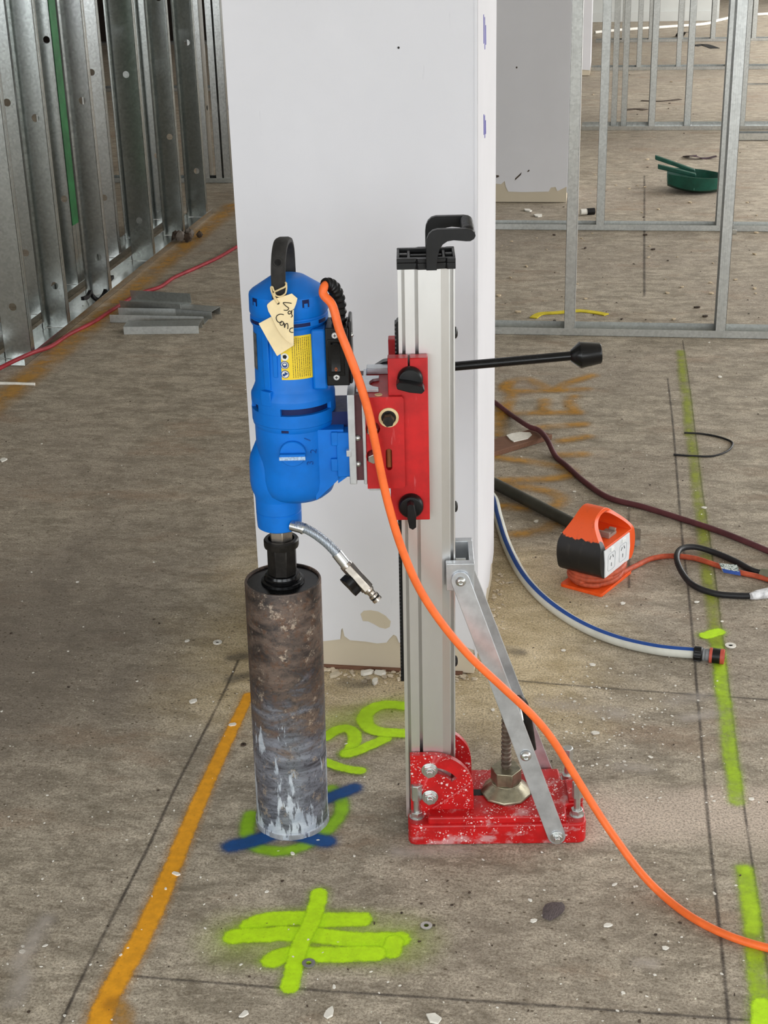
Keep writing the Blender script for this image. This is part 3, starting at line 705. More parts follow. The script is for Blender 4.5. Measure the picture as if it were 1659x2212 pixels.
# --- top cap and carrying handle
cap = [(-0.001, 0.046), (0.030, 0.046), (0.034, 0.042), (0.060, 0.042), (0.066, 0.045), (0.079, 0.047), (0.082, 0.044), (0.0955, 0.044), (0.0955, 0.130), (0.082, 0.130), (0.079, 0.127), (0.066, 0.129), (0.060, 0.132), (0.034, 0.132), (0.030, 0.128), (-0.001, 0.128)]
cb = MB().prism(cap, 1.105, 1.116, 'z')
half = [(-0.001, 0.046), (0.030, 0.046), (0.034, 0.042), (0.060, 0.042), (0.066, 0.045), (0.079, 0.047), (0.082, 0.044), (0.0955, 0.044), (0.0955, 0.056), (-0.001, 0.056)]
cb.prism(half, 1.116, 1.123, 'z').prism([(u, 0.174 - v) for u, v in half], 1.116, 1.123, 'z')
for u0, u1, v0, v1, zt in ((-0.001, 0.003, 0.056, 0.118, 1.123), (0.091, 0.0955, 0.056, 0.118, 1.123), (0.016, 0.021, 0.056, 0.118, 1.121), (0.074, 0.079, 0.056, 0.118, 1.121), (0.003, 0.016, 0.080, 0.094, 1.122), (0.079, 0.091, 0.080, 0.094, 1.122), (0.021, 0.074, 0.083, 0.091, 1.120)):
    cb.box(u0, u1, v0, v1, 1.116, zt)
ST.part(cb, 'column_cap', BLACK, bevel=0.001, label='black plastic cap on the column top')
arm = [(0.0473, 1.107), (0.0473, 1.148), (0.0485, 1.158), (0.052, 1.166), (0.058, 1.1715), (0.066, 1.1735), (0.112, 1.1735), (0.120, 1.172), (0.126, 1.1675), (0.1275, 1.162), (0.125, 1.157), (0.119, 1.1535), (0.112, 1.1535), (0.092, 1.1555), (0.082, 1.154), (0.0745, 1.149), (0.069, 1.141), (0.066, 1.130), (0.0645, 1.118), (0.0645, 1.107)]
hd = MB().prism(arm, 0.029, 0.041, 'y'); ha = ST.part(hd, 'carrying_handle', BLACK, bevel=0.003, seg=3)
MB().prism(arm, 0.131, 0.143, 'y').build('handle_arm', BLACK, ha, bevel=0.003, seg=3)
gp = [(0.0085, 0.0)]
for i in range(11):
    z = 0.004 + 0.0078 * i; gp += [(0.0112, z), (0.0116, z + 0.0042), (0.0086, z + 0.0052), (0.0086, z + 0.0074)]
gp.append((0.0085, 0.091))
MB().lathe(gp, (0.116, 0.040, 1.1640), 20, (0, 1, 0)).build('grip', BLACK, ha, label='ribbed black grip bar')
# --- carriage
car = [(-0.0195, 0.669), (0.0125, 0.669), (0.0125, 0.690), (0.0165, 0.690), (0.0165, 0.669), (0.0475, 0.669), (0.0475, 0.962), (0.0175, 0.962), (0.0175, 0.936), (0.0142, 0.936), (0.0142, 0.962), (-0.0195, 0.962)]
ca = ST.part(MB().prism(car, 0.020, 0.0445, 'y'), 'carriage', RED, bevel=0.0015, label='red feed carriage clamped on the column')
MB().prism(car, 0.131, 0.157, 'y').build('rear_plate', RED, ca, bevel=0.0015)
h1 = rv(803, 925, 0.012); h2 = rv(803, 985, 0.012)
slot = rrect(-0.0262, -0.0155, 0.767, 0.806, 0.005)
shu, shw = -0.0196, 0.8628
blk = MB().prism([(-0.0585, 0.7335), (0.001, 0.7335), (0.006, 0.737), (0.006, 0.8945), (0.003, 0.8985), (-0.0585, 0.8985)], 0.010, 0.0225, 'y', [circ(-0.0470, h1.z, 0.0125, 20), circ(-0.0475, h2.z, 0.0125, 20), slot])
blk.box(-0.0585, -0.006, 0.0225, 0.160, 0.7335, 0.8985)
MB().add([v for v in blk.v], blk.f).build('slide_block', RED, ca, bevel=0.0012)
for hh in (h1, h2):
    MB().cyl((-0.0475, 0.0226, hh.z), (-0.0475, 0.006, hh.z - 0.004), 0.0095, n=6, phase=0.5).build('clamp_bolt', STEEL, ca, bevel=0.0006)
MB().cyl((-0.0208, 0.0205, 0.770), (-0.0208, 0.0205, 0.803), 0.0046, n=14).build('level_vial', M('amber_vial', (150, 96, 60), 0.15), ca, label='amber spirit level in a slot')
MB().lathe([(0.0125, 0), (0.0170, 0), (0.0170, 0.003), (0.0125, 0.003), (0.0125, 0)], (shu, 0.010, shw), 28, (0, -1, 0)).build('bearing_ring', CREAM, ca, label='cream bearing ring')
MB().cyl((shu, 0.010, shw), (shu, 0.0088, shw), 0.0125, n=24).cyl((shu, 0.012, shw), (shu, -0.014, shw), 0.0098, n=6, phase=0.2).build('drive_shaft', DARKS, ca, bevel=0.0006, label='dark hexagonal shaft end')
# wing knobs
def wing(u, w, ang, drop):
    b = MB().lathe([(0.0215, 0), (0.0215, 0.010), (0.0185, 0.015), (0.0001, 0.0165)], (u, 0.020, w), 30, (0, -1, 0))
    fin = [(-0.0235, 0.0), (-0.0205, 0.006), (0.0, 0.0078), (0.0205, 0.006), (0.0245, 0.0), (0.0205, -0.006), (0.0, -0.0078), (-0.0205, -0.006)]
    ca_, sa_ = math.cos(ang), math.sin(ang)
    f2 = [(u + drop[0] + x * ca_ - y * sa_, w + drop[1] + x * sa_ + y * ca_) for x, y in fin]
    b.prism(f2, -0.016, 0.012, 'y')
    return b
wing(0.0175, 0.9274, math.radians(-12), (0, -0.006)).build('wing_knob', BLACK, ca, bevel=0.001)
wing(0.0150, 0.6985, math.radians(-86), (0.001, -0.008)).build('wing_knob', BLACK, ca, bevel=0.001)
# quick-release dovetail: maroon recess, thin silver cheek, top clip plates, ball detents
MB().box(-0.0770, -0.0640, 0.022, 0.155, 0.745, 0.899).build('dovetail_core', MAROON, ca)
MB().box(-0.0645, -0.0585, 0.012, 0.160, 0.741, 0.901).build('dovetail_cheek', ALU2, ca, bevel=0.001)
clip = [(-0.074, 0.036), (-0.036, 0.034), (-0.036, 0.046), (-0.046, 0.052), (-0.052, 0.062), (-0.052, 0.078), (-0.046, 0.092), (-0.036, 0.096), (-0.036, 0.110), (-0.074, 0.112), (-0.074, 0.088), (-0.066, 0.082), (-0.066, 0.072), (-0.074, 0.066)]
MB().prism(clip, 0.899, 0.9045, 'z').build('clip_plate', ALU2, ca, bevel=0.0006)
MB().box(-0.0585, -0.020, 0.134, 0.158, 0.8985, 0.910).build('clip_plate', ALU2, ca, bevel=0.001)
MB().cyl((-0.036, 0.022, 0.8985), (-0.036, 0.022, 0.8995), 0.0065, n=18).build('wear_pad', CREAM, ca)
for px, py in ((773, 946), (774, 1002)):
    p = rv(px, py, 0.020); MB().ball((p.x, 0.0205, p.z), 0.0056).build('ball_detent', STEEL, ca)
MB().box(-0.056, -0.030, 0.014, 0.05, 0.7285, 0.7340).build('stop_plate', ALU2, ca, bevel=0.0008)
# --- feed lever behind the column
lv = MB().cyl((-0.02, 0.17, 0.8905), (0.302, 0.17, 0.9142), 0.0082, n=18)
le = ST.part(lv, 'feed_lever', BLACKG, label='long black feed lever rod')
dv = (Vector((0.302, 0, 0.9142)) - Vector((-0.02, 0, 0.8905))).normalized()
MB().lathe([(0.0095, 0), (0.0115, 0.002), (0.0235, 0.0165), (0.0238, 0.018), (0.0232, 0.019), (0.0185, 0.052), (0.016, 0.0545), (0.0001, 0.0545)], (0.3005, 0.17, 0.9141), 28, dv).build('lever_knob', BLACKG, le, label='glossy black tapered lever knob')
MB().strip([[(-0.054, 0.160, 0.890), (-0.054, 0.178, 0.890), (-0.054, 0.178, 0.899), (-0.054, 0.160, 0.899)], [(-0.030, 0.158, 0.884), (-0.030, 0.180, 0.884), (-0.030, 0.180, 0.913), (-0.030, 0.158, 0.913)], [(0.0, 0.158, 0.880), (0.0, 0.180, 0.880), (0.0, 0.180, 0.918), (0.0, 0.158, 0.918)]]).build('lever_hub_arm', BLACKG, le, bevel=0.002)
MB().cyl((-0.012, 0.157, 0.893), (-0.012, 0.185, 0.893), 0.020, n=24).build('lever_hub', DARKS, le, bevel=0.001)
# --- strut bracket, struts
br = MB().box(0.075, 0.1255, 0.030, 0.0465, 0.526, 0.5785).box(0.075, 0.1255, 0.1275, 0.144, 0.526, 0.5785).box(0.1170, 0.1255, 0.0465, 0.1275, 0.526, 0.5785).box(0.0945, 0.117, 0.0465, 0.1275, 0.535, 0.541)
bk = ST.part(br, 'strut_bracket', ALU2, bevel=0.001, label='silver channel bracket on the column')
MB().cyl((0.094, 0.087, 0.556), (0.112, 0.087, 0.556), 0.007, n=16).build('bracket_screw', STEEL, bk)
def strut(v_top, v_bot, nm):
    A = Vector((0.1004, v_top, 0.5479)); B = Vector((0.2786, v_bot, 0.0239)); L = (B - A).length
    x = (B - A).normalized(); z = Vector((0, 1, 0)); z = (z - x * z.dot(x)).normalized(); y = z.cross(x)
    o = []
    for i in range(9): a = PI / 2 + PI * i / 8; o.append((0.0168 * math.cos(a), 0.0168 * math.sin(a)))
    for i in range(9): a = -PI / 2 + PI * i / 8; o.append((L + 0.0168 * math.cos(a), 0.0168 * math.sin(a)))
    mt = Matrix((x, y, z)).transposed().to_4x4(); mt.translation = A
    return ST.part(MB().prism(o, -0.003, 0.003, 'z').xf(mt), nm, ALU2, bevel=0.0008)
s1 = strut(0.0255, -0.0065, 'strut'); s2 = strut(0.149, 0.181, 'strut')
button((0.1004, 0.0225, 0.5479), (0, -1, 0), 0.0095).build('strut_screw', STEEL, s1)
button((0.2185, -0.0005, 0.1985), (0, -1, 0), 0.0105).build('strut_screw', STEEL, s1)
MB().cyl((0.2185, 0.006, 0.199), (0.2185, 0.172, 0.199), 0.006, n=12).build('spacer_rod', STEEL, s1)
hexbolt((0.2786, -0.0095, 0.0239), (0, -1, 0), 0.0105, 0.006, 0.0125).build('strut_bolt', STEEL, s1, bevel=0.0006)
# --- levelling jacks
for u, v in ((0.0150, 0.030), (0.3200, 0.030), (0.3140, 0.150), (0.0150, 0.150)):
    j = ST.part(MB().cyl((u, v, 0.020), (u, v, 0.090), 0.0062, n=14), 'levelling_screw', STEEL)
    MB().cyl((u, v, 0.086), (u, v, 0.119), 0.0108, n=6, phase=0.25).cyl((u, v, 0.119), (u, v, 0.1205), 0.0098, 0.0085, n=12).build('screw_head', STEEL, j, bevel=0.0008)
    MB().cyl((u, v, 0.0475), (u, v, 0.0595), 0.0118, n=6, phase=0.1).build('lock_nut', STEEL, j, bevel=0.0008)
    MB().cyl((u, v, 0.0455), (u, v, 0.0478), 0.0142, n=24).build('washer', STEEL, j)
# --- anchor cone, nut and threaded rod
cc = (0.1885, 0.0875, 0)
cn = ST.part(MB().lathe([(0.0495, 0.0606), (0.0495, 0.065), (0.041, 0.074), (0.031, 0.0835), (0.029, 0.086), (0.0001, 0.086)], cc, 9, phase=0.2), 'anchor_cone', BRASS, bevel=0.0015, smooth=30, label='dull brass-coloured clamping cone')
MB().cyl((cc[0], cc[1], 0.087), (cc[0], cc[1], 0.116), 0.0300, n=6, phase=0.35).cyl((cc[0], cc[1], 0.085), (cc[0], cc[1], 0.088), 0.0295, n=30).build('anchor_nut', BRASS, cn, bevel=0.0015)
tp = []
zz = 0.1
while zz < 0.235:
    tp += [(0.0083, zz), (0.0102, zz + 0.002), (0.0102, zz + 0.0042), (0.0083, zz + 0.0062)]; zz += 0.0098
MB().lathe(tp, cc, 18).build('threaded_rod', RUSTY, cn, label='coarse threaded anchor rod')
hb = ST.part(MB().tube(spline([rv(1150, 1618, 0.115), rv(1143, 1570, 0.115), rv(1136, 1535, 0.115), rv(1129, 1516, 0.115), rv(1118, 1510, 0.113), rv(1106, 1516, 0.110), rv(1102, 1530, 0.10)], 5), 0.0082, 10), 'bent_bar', DARKS, label='dark bent bar between the struts')

# ------------------------------------------------------------------ motor
MO = Rig('core_drill_motor', 'blue core drill motor clamped to the red carriage', 'drill motor', (-0.2215, 0.090, 0.625))
MA = (-0.1850, 0.0900); SP = (-0.2215, 0.0900)
bd = MO.part(MB().lathe([(0.0620, 1.012), (0.0625, 0.98), (0.0640, 0.907), (0.0665, 0.900), (0.0722, 0.8885), (0.0725, 0.886), (0.0725, 0.8765), (0.064, 0.8765), (0.064, 0.864), (0.0728, 0.864), (0.0728, 0.842), (0.0718, 0.8405), (0.0716, 0.836), (0.0690, 0.831), (0.04, 0.829)], (*MA, 0), 64), 'motor_housing', BLUE, smooth=28, label='blue enamelled motor housing')
# closing blocks of the vent gap, slot behind with its shade put into the blue
MB().lathe([(0.0655, 0.863), (0.0655, 0.877)], (*MA, 0), 48).build('vent_gap', BLUE_D, bd)
for a0, a1 in ((-52, -14), (66, 150), (-180, -80), (150, 180)):
    MB().arc(MA, 0.062, 0.0724, 0.8635, 0.877, math.radians(a0), math.radians(a1)).build('vent_bridge', BLUE, bd, smooth=28)
MB().arc(MA, 0.0700, 0.0720, 0.834, 0.8385, math.radians(-14), math.radians(-4), 4).build('drain_slot', BLUE_D, bd)
cp = MO.part(MB().lathe([(0.0001, 1.0900), (0.024, 1.0895), (0.030, 1.0875), (0.062, 1.0665), (0.0655, 1.0630), (0.0662, 1.060), (0.0668, 1.032), (0.0655, 1.029), (0.0640, 1.028), (0.0640, 1.025), (0.0660, 1.024), (0.0664, 1.015), (0.0640, 1.0105), (0.06, 1.009)], (*MA, 0), 64), 'motor_cap', BLUE, smooth=28, label='blue domed motor cap')
for ang in (-52, 30, 110, 200):
    a = math.radians(ang); r = 0.0610
    x, y = MA[0] + r * math.sin(a), MA[1] - r * math.cos(a)
    MB().arc(MA, 0.058, 0.0672, 1.049, 1.0615, a - 0.09, a + 0.09, 4).build('screw_pocket', BLUE_D, cp)
    MB().arc(MA, 0.058, 0.0676, 1.047, 1.0555, a - 0.05, a + 0.05, 4).build('screw_boss', BLUE, cp, bevel=0.0006)
for a0, a1 in ((8, 36), (52, 70), (-70, -45)):
    MB().arc(MA, 0.060, 0.0666, 1.0165, 1.0225, math.radians(a0), math.radians(a1), 8).build('cap_vent', BLUE_D, cp)
# vertical rib with a thicker foot, flat pad below the switch
def slab(a0, a1, r0, r1, z0, z1, nm, **k): return MB().arc(MA, r0, r1, z0, z1, math.radians(a0), math.radians(a1), 6).build(nm, BLUE, bd, **k)
slab(-41, -30, 0.060, 0.0668, 0.906, 1.008, 'housing_rib', bevel=0.001); slab(-44, -27, 0.060, 0.0735, 0.8795, 0.905, 'rib_foot', bevel=0.001); slab(-24, -17, 0.060, 0.0655, 0.93, 1.006, 'housing_rib', bevel=0.001)
MB().box(-0.146, -0.121, 0.034, 0.09, 0.905, 1.01).build('switch_pad', BLUE, bd, bevel=0.004)
# --- label, pictograms, rating plate (curved stickers)
def sticker(nm, mat, a0, a1, z0, z1, r=0.0646, n=14):
    vs, fs, uv = [], [], []
    for i in range(n + 1):
        t = i / n; a = math.radians(a0 + (a1 - a0) * t)
        for k, z in ((0, z0), (1, z1)):
            rr = r - (z - 0.907) * 0.020
            vs.append((MA[0] + rr * math.sin(a), MA[1] - rr * math.cos(a), z)); uv.append((t, k))
    for i in range(n): fs.append((2 * i, 2 * i + 2, 2 * i + 3, 2 * i + 1))
    me = bpy.data.meshes.new(nm); me.from_pydata(vs, [], fs); me.materials.append(mat)
    ul = me.uv_layers.new(name='UVMap')
    for li, lp in enumerate(me.loops): ul.data[li].uv = uv[lp.vertex_index]
    me.polygons.foreach_set('use_smooth', [True] * len(me.polygons))
    o = bpy.data.objects.new(nm, me); COL.objects.link(o); o.parent = bd; return o
lb = sticker('warning_label', mat_label(), -11, 38, 0.9265, 1.0015); lb['label'] = 'yellow warning label with rows of fine print'
def disc_on(nm, mat, ac, zc, r, rad, n=24, sx=1.0):
    vs = []
    rr = rad - (zc - 0.907) * 0.020
    for i in range(n):
        t = 2 * PI * i / n; a = math.radians(ac) + sx * r * math.cos(t) / rr
        vs.append((MA[0] + rr * math.sin(a), MA[1] - rr * math.cos(a), zc + r * math.sin(t)))
    me = bpy.data.meshes.new(nm); me.from_pydata(vs, [], [tuple(range(n))]); me.materials.append(mat)
    o = bpy.data.objects.new(nm, me); COL.objects.link(o); o.parent = bd; return o
PIC = M('pictogram_blue', (40, 70, 130), 0.5); PICW = M('pictogram_white', (232, 232, 226), 0.5)
for zc, kind in ((0.9525, 0), (0.9365, 1)):
    disc_on('pictogram', PIC, -5.6, zc, 0.0070, 0.0650); disc_on('pictogram_ring', PICW, -5.6, zc, 0.0058, 0.0652); 
    if kind == 0: disc_on('pictogram_symbol', PIC, -5.6, zc, 0.0046, 0.0654); disc_on('pictogram_symbol', PICW, -5.6, zc + 0.0012, 0.0020, 0.0656, 12, 1.4)
    else: disc_on('pictogram_symbol', PIC, -4.4, zc + 0.001, 0.0042, 0.0654, 3); disc_on('pictogram_symbol', PIC, -7.4, zc - 0.0012, 0.0026, 0.0654, 10)
disc_on('pictogram', PICW, -5.0, 0.9665, 0.0064, 0.0650); disc_on('pictogram_symbol', INK, -5.0, 0.9668, 0.0040, 0.0652, 5)
np_ = sticker('rating_plate', M('silver_rating_plate', (120, 124, 128), 0.4, 0.6, 0.4, 90), -78, -60, 0.935, 0.998, 0.0646); np_['label'] = 'grey metal rating plate'
# --- gearbox
gb = MB().lathe([(0.050, 0.836), (0.0690, 0.834), (0.0690, 0.735), (0.0675, 0.720), (0.0620, 0.706), (0.050, 0.696), (0.030, 0.690), (0.0001, 0.689)], (*MA, 0), 56)
gb.lathe([(0.020, 0.812), (0.0320, 0.800), (0.0445, 0.772), (0.0470, 0.760), (0.0478, 0.722), (0.0460, 0.708), (0.0420, 0.698), (0.0405, 0.690)], (*SP, 0), 48)
gb.prism([(-0.150, 0.833), (-0.098, 0.833), (-0.098, 0.752), (-0.120, 0.731), (-0.150, 0.703)], 0.036, 0.146, 'y')
gx = MO.part(gb, 'gearbox', BLUE, smooth=32, bevel=0.0, label='blue gearbox with bulging spindle side')
MB().box(-0.1105, -0.0885, 0.030, 0.150, 0.748, 0.829).prism([(-0.1105, 0.748), (-0.0885, 0.748), (-0.0885, 0.752)], 0.030, 0.150, 'y').build('mounting_flange', BLUE, gx, bevel=0.0015)
MB().prism([(-0.1105, 0.734), (-0.0885, 0.750), (-0.1105, 0.750)], 0.036, 0.146, 'y').build('flange_web', BLUE, gx)
MB().box(-0.126, -0.0885, 0.062, 0.150, 0.826, 0.856).build('flange_web', BLUE_D, gx)  # box above the flange in the shaded blue, standing for a dark recess
for y0_, y1_ in ((933, 962), (990, 1017)):
    a, b = rv(716, y1_, 0.033), rv(727, y0_, 0.033); MB().box(a.x, b.x + 0.002, 0.0295, 0.045, a.z, b.z).build('flange_tab', BLUE, gx, bevel=0.0015)
nk = MO.part(MB().lathe([(0.0405, 0.700), (0.0405, 0.6665), (0.0396, 0.6655), (0.0396, 0.6645), (0.0405, 0.6635), (0.0402, 0.647), (0.0395, 0.635), (0.036, 0.6325), (0.0001, 0.6325)], (*SP, 0), 48), 'spindle_neck', BLUE, smooth=28)
# gear dial with worn ridge, embossed figures
dlu, dlw = -0.1850, 0.7975
dl = MB().lathe([(0.0226, 0), (0.0226, 0.0075), (0.0215, 0.0092), (0.0001, 0.0092)], (dlu, 0.0235, dlw), 36, (0, -1, 0)).build('gear_dial', BLUE, gx, smooth=30)
MB().prism([(dlu - 0.0222, dlw - 0.0075), (dlu + 0.0222, dlw - 0.0075), (dlu + 0.0222, dlw + 0.003), (dlu - 0.0222, dlw + 0.003)], 0.0045, 0.0150, 'y').build('dial_ridge', BLUE, gx, bevel=0.0015)
MB().box(dlu - 0.0222, dlu + 0.0222, 0.0040, 0.0052, dlw - 0.0072, dlw - 0.0010).build('worn_edge', M('worn_blue_silver', (172, 196, 222), 0.4, 0.3, 0.3, 300), gx)
def text_mesh(txt, size, depth, name, mat, mt, parent):
    cu = bpy.data.curves.new(name, 'FONT'); cu.body = txt; cu.size = size; cu.extrude = depth; cu.align_x = 'CENTER'; cu.align_y = 'CENTER'
    ob = bpy.data.objects.new(name, cu); COL.objects.link(ob)
    me = bpy.data.meshes.new_from_object(ob); bpy.data.objects.remove(ob); bpy.data.curves.remove(cu)
    me.transform(mt); me.materials.clear(); me.materials.append(mat)
    o = bpy.data.objects.new(name, me); COL.objects.link(o); o.parent = parent; return o
FACE = Matrix.Rotation(PI / 2, 4, 'X')      # letters standing upright, read from the viewer's side
EMB = M('embossed_blue', (8, 78, 158), 0.5)
for tx, px, py, rot in (('1', 665, 950, 60), ('2', 678, 975, 75), ('3', 671, 1000, 85)):
    p = rv(px, py, 0.027); du = p.x - MA[0]; vv = 0.090 - math.sqrt(max(0, 0.0690 ** 2 - du * du)) - 0.0006; p = rv(px, py, vv)
    text_mesh(tx, 0.017, 0.0006, 'embossed_figure', EMB, Matrix.Translation((p.x, vv, p.z)) @ Matrix.Rotation(math.asin(du / 0.069), 4, 'Z') @ FACE @ Matrix.Rotation(math.radians(rot), 4, 'Z'), gx)
p = rv(588, 923, 0.045); MB().ball((p.x, 0.0385, p.z), 0.006, 12).build('gearbox_screw', BLUE, gx)
# --- quick-release plate on the motor side
sp_ = MO.part(MB().box(-0.0888, -0.0766, 0.012, 0.160, 0.7415, 0.9025), 'wedge_plate', ALU2, bevel=0.001, label='silver wedge plate on the motor flange')
p = rv(754, 979, 0.012); MB().box(p.x - 0.0045, p.x + 0.0035, 0.0095, 0.02, p.z - 0.0055, p.z + 0.0055).build('index_key', ALU2, sp_, bevel=0.0006)
# --- switch box, rocker, strain relief
sw = MO.part(MB().box(-0.1215, -0.0830, 0.0200, 0.088, 0.9165, 1.0165), 'switch_box', BLACK, bevel=0.002, label='black switch box')
MB().box(-0.0845, -0.0785, 0.026, 0.090, 0.917, 1.026).build('box_cover', BLACK, sw, bevel=0.003)
MB().box(-0.1185, -0.0905, 0.0185, 0.021, 0.934, 0.997).build('rocker_bezel', BLACKG, sw, bevel=0.0012)
MB().prism([(0.0195, 0.940), (0.0125, 0.944), (0.0165, 0.965), (0.0135, 0.990), (0.0195, 0.993)], -0.1125, -0.0975, 'x').build('rocker_switch', BLACKG, sw, bevel=0.0008)
text_mesh('0', 0.009, 0.0003, 'switch_figure', M('orange_print', (200, 96, 40), 0.5), Matrix.Translation((-0.1050, 0.0118, 0.9475)) @ FACE, sw)
for px, py in ((723, 725), (727, 815)):
    p = rv(px, py, 0.0195); c = MB().lathe([(0.0052, 0), (0.0052, 0.0012), (0.004, 0.0022), (0.0001, 0.0022)], (p.x, 0.0202, p.z), 18, (0, -1, 0)).build('cover_screw', M('white_screw', (222, 222, 220), 0.35, 0.4), sw)
    MB().box(p.x - 0.0026, p.x + 0.0026, 0.0176, 0.0182, p.z - 0.0006, p.z + 0.0006).box(p.x - 0.0006, p.x + 0.0006, 0.0176, 0.0182, p.z - 0.0026, p.z + 0.0026).build('screw_cross', INK, c)
for w in (1.0, 0.93):
    MB().ball((-0.0785, 0.034, w), 0.004, 10).build('cover_screw', STEEL, sw)
path = spline([(-0.1000, 0.052, 1.010), (-0.0985, 0.050, 1.035), (-0.0990, 0.046, 1.058), (-0.1040, 0.038, 1.078), (-0.1120, 0.028, 1.088), (-0.1185, 0.020, 1.090)], 8)
rad = []
for i in range(len(path)):
    t = i / (len(path) - 1); rad.append(0.0125 - 0.0035 * t + (0.0013 if (i % 4) < 2 else -0.0009))
rad[-1] = rad[-2] = 0.0098
MB().tube(path, rad, 16).build('strain_relief', BLACK, sw, smooth=20, label='ribbed black cable boot')
# --- motor grab handle (rubber strap arch over the cap)
hs = spline([(-0.1945, 0.0315, 1.066), (-0.1945, 0.0290, 1.092), (-0.1935, 0.0285, 1.118), (-0.1920, 0.038, 1.1375), (-0.1905, 0.062, 1.1475), (-0.1890, 0.090, 1.1475), (-0.188, 0.120, 1.141), (-0.187, 0.142, 1.124), (-0.187, 0.150, 1.10), (-0.187, 0.150, 1.070)], 5)
secs = []
for i, p in enumerate(hs):
    d = (hs[min(i + 1, len(hs) - 1)] - hs[max(i - 1, 0)]).normalized(); a = Vector((1, 0, 0)); nrm = d.cross(a).normalized()
    hw = 0.0118; ht = 0.0055
    secs.append([p + a * hw + nrm * ht * .6, p + a * hw * .6 + nrm * ht, p - a * hw * .6 + nrm * ht, p - a * hw + nrm * ht * .6, p - a * hw - nrm * ht * .6, p - a * hw * .6 - nrm * ht, p + a * hw * .6 - nrm * ht, p + a * hw - nrm * ht * .6])
gh = MO.part(MB().strip(secs), 'grab_handle', BLACKR, smooth=50, label='worn black rubber grab handle')
p = rv(600, 567, 0.023); MB().lathe([(0.0066, 0), (0.0078, 0.0006), (0.0066, 0.0012), (0.0055, 0.0006)], (p.x, 0.0232, p.z), 20, (0, -1, 0)).build('hole_rim', BLACKR, gh)
MB().cyl((p.x, 0.0236, p.z), (p.x, 0.0226, p.z), 0.0062, n=20).build('handle_hole', INK, gh)
# --- water feed
def wp(x, y, v): return rv(x, y, v)
k = N('steel_braid'); uvc = k.coord(); wv = k.new('ShaderNodeTexWave', wave_type='BANDS'); k.l.new(k.coord(scale=(1, 1, 1)), wv.inputs['Vector']); wv.inputs['Scale'].default_value = 150; wv.inputs['Distortion'].default_value = 4; wv.inputs['Detail'].default_value = 2
k.col(k.mix(k.rng(wv.outputs['Fac'], 0.3, 0.7), lin((92, 100, 112)), lin((206, 214, 222)))); k.metal(0.6); k.rough(0.35); k.bump(wv.outputs['Fac'], 0.5, 0.001)
h0 = wp(634, 1137, 0.056); 
hp = spline([h0, wp(650, 1138, 0.050), wp(675, 1150, 0.044), wp(700, 1168, 0.040), wp(718, 1185, 0.037), wp(732, 1201, 0.035)], 6)
ho = MO.part(MB().tube(hp, 0.0086, 16), 'water_hose', k.m, label='short braided steel water hose')
def seg(a, b, r, nm, mt, n=18, r1=None, **kk): return MB().cyl(a, b, r, r1, n=n, phase=0.2).build(nm, mt, ho, **kk)
seg(wp(630, 1135, 0.058), wp(656, 1142, 0.048), 0.0096, 'hose_ferrule', STEEL); seg(wp(654, 1141, 0.049), wp(658, 1143, 0.048), 0.0108, 'hose_ferrule', STEEL)
va, vb = wp(727, 1195, 0.036), wp(746, 1219, 0.033)
seg(va, vb, 0.0100, 'hose_ferrule', STEEL, 18); seg(vb, wp(750, 1224, 0.032), 0.0115, 'hose_ferrule', NICKEL)
vc, vd = wp(750, 1223, 0.032), wp(794, 1272, 0.026)
seg(vc, vd, 0.0122, 'valve_body', NICKEL, 6, bevel=0.0008)
ax = (vd - vc).normalized(); L0 = vd
MB().lathe([(0.0100, -0.002), (0.0100, 0.004), (0.0072, 0.008), (0.0070, 0.013), (0.0090, 0.015), (0.0090, 0.019), (0.0074, 0.0195), (0.0074, 0.0225), (0.0090, 0.023), (0.0090, 0.028), (0.0055, 0.0285), (0.0055, 0.024), (0.0001, 0.024)], L0, 22, ax).build('hose_nipple', NICKEL, ho, smooth=30)
MB().lathe([(0.0078, 0), (0.0094, 0.001), (0.0078, 0.0024)], L0 + ax * 0.0196, 20, ax).build('seal_ring', BLACK, ho)
mid = (vc + vd) / 2; tc = wp(757, 1262, 0.020)
td = (tc - mid).normalized()
MB().cyl(mid, tc, 0.0055, n=14).build('tap_stem', DARKS, ho)
tx = ax; tn = td.cross(tx).normalized()
lob = []
for i in range(28):
    a = 2 * PI * i / 28; r = 0.0145 + 0.0042 * math.cos(3 * a + 0.6); lob.append((r * math.cos(a) * 1.25, r * math.sin(a) * 0.75))
mt = Matrix((tx, tn, td)).transposed().to_4x4(); mt.translation = tc
MB().prism(lob, -0.006, 0.007, 'z').xf(mt).build('tap_handle', BLACK, ho, bevel=0.0015)
# --- power cord: boot -> in front of the carriage -> floor
cord = [(-0.1140, 0.025, 1.0895), (-0.1195, 0.016, 1.0865), (-0.1205, 0.012, 1.075)] + [rv(x, y, v) for x, y, v in [(718, 660, 0.004), (733, 712, -0.006), (754, 765, -0.014), (778, 830, -0.018), (797, 895, -0.02), (812, 965, -0.022), (826, 1035, -0.024), (843, 1105, -0.028), (868, 1185, -0.032), (905, 1270, -0.036), (955, 1347, -0.040), (1015, 1418, -0.044), (1085, 1484, -0.048), (1150, 1545, -0.050), (1195, 1600, -0.052), (1240, 1672, -0.06), (1285, 1745, -0.075)]]
zf = [(1330, 1812, 0.085), (1385, 1886, 0.035), (1440, 1941, 0.0085), (1500, 1985, 0.0075), (1575, 2022, 0.0075), (1659, 2048, 0.0075), (1760, 2068, 0.0075), (1900, 2072, 0.0075)]
cord += [rloc(fl(x, y, z)) for x, y, z in zf]
MO.part(MB().tube(spline(cord, 8), 0.0072, 12), 'power_cord', ORANGE, label='bright orange power cord')

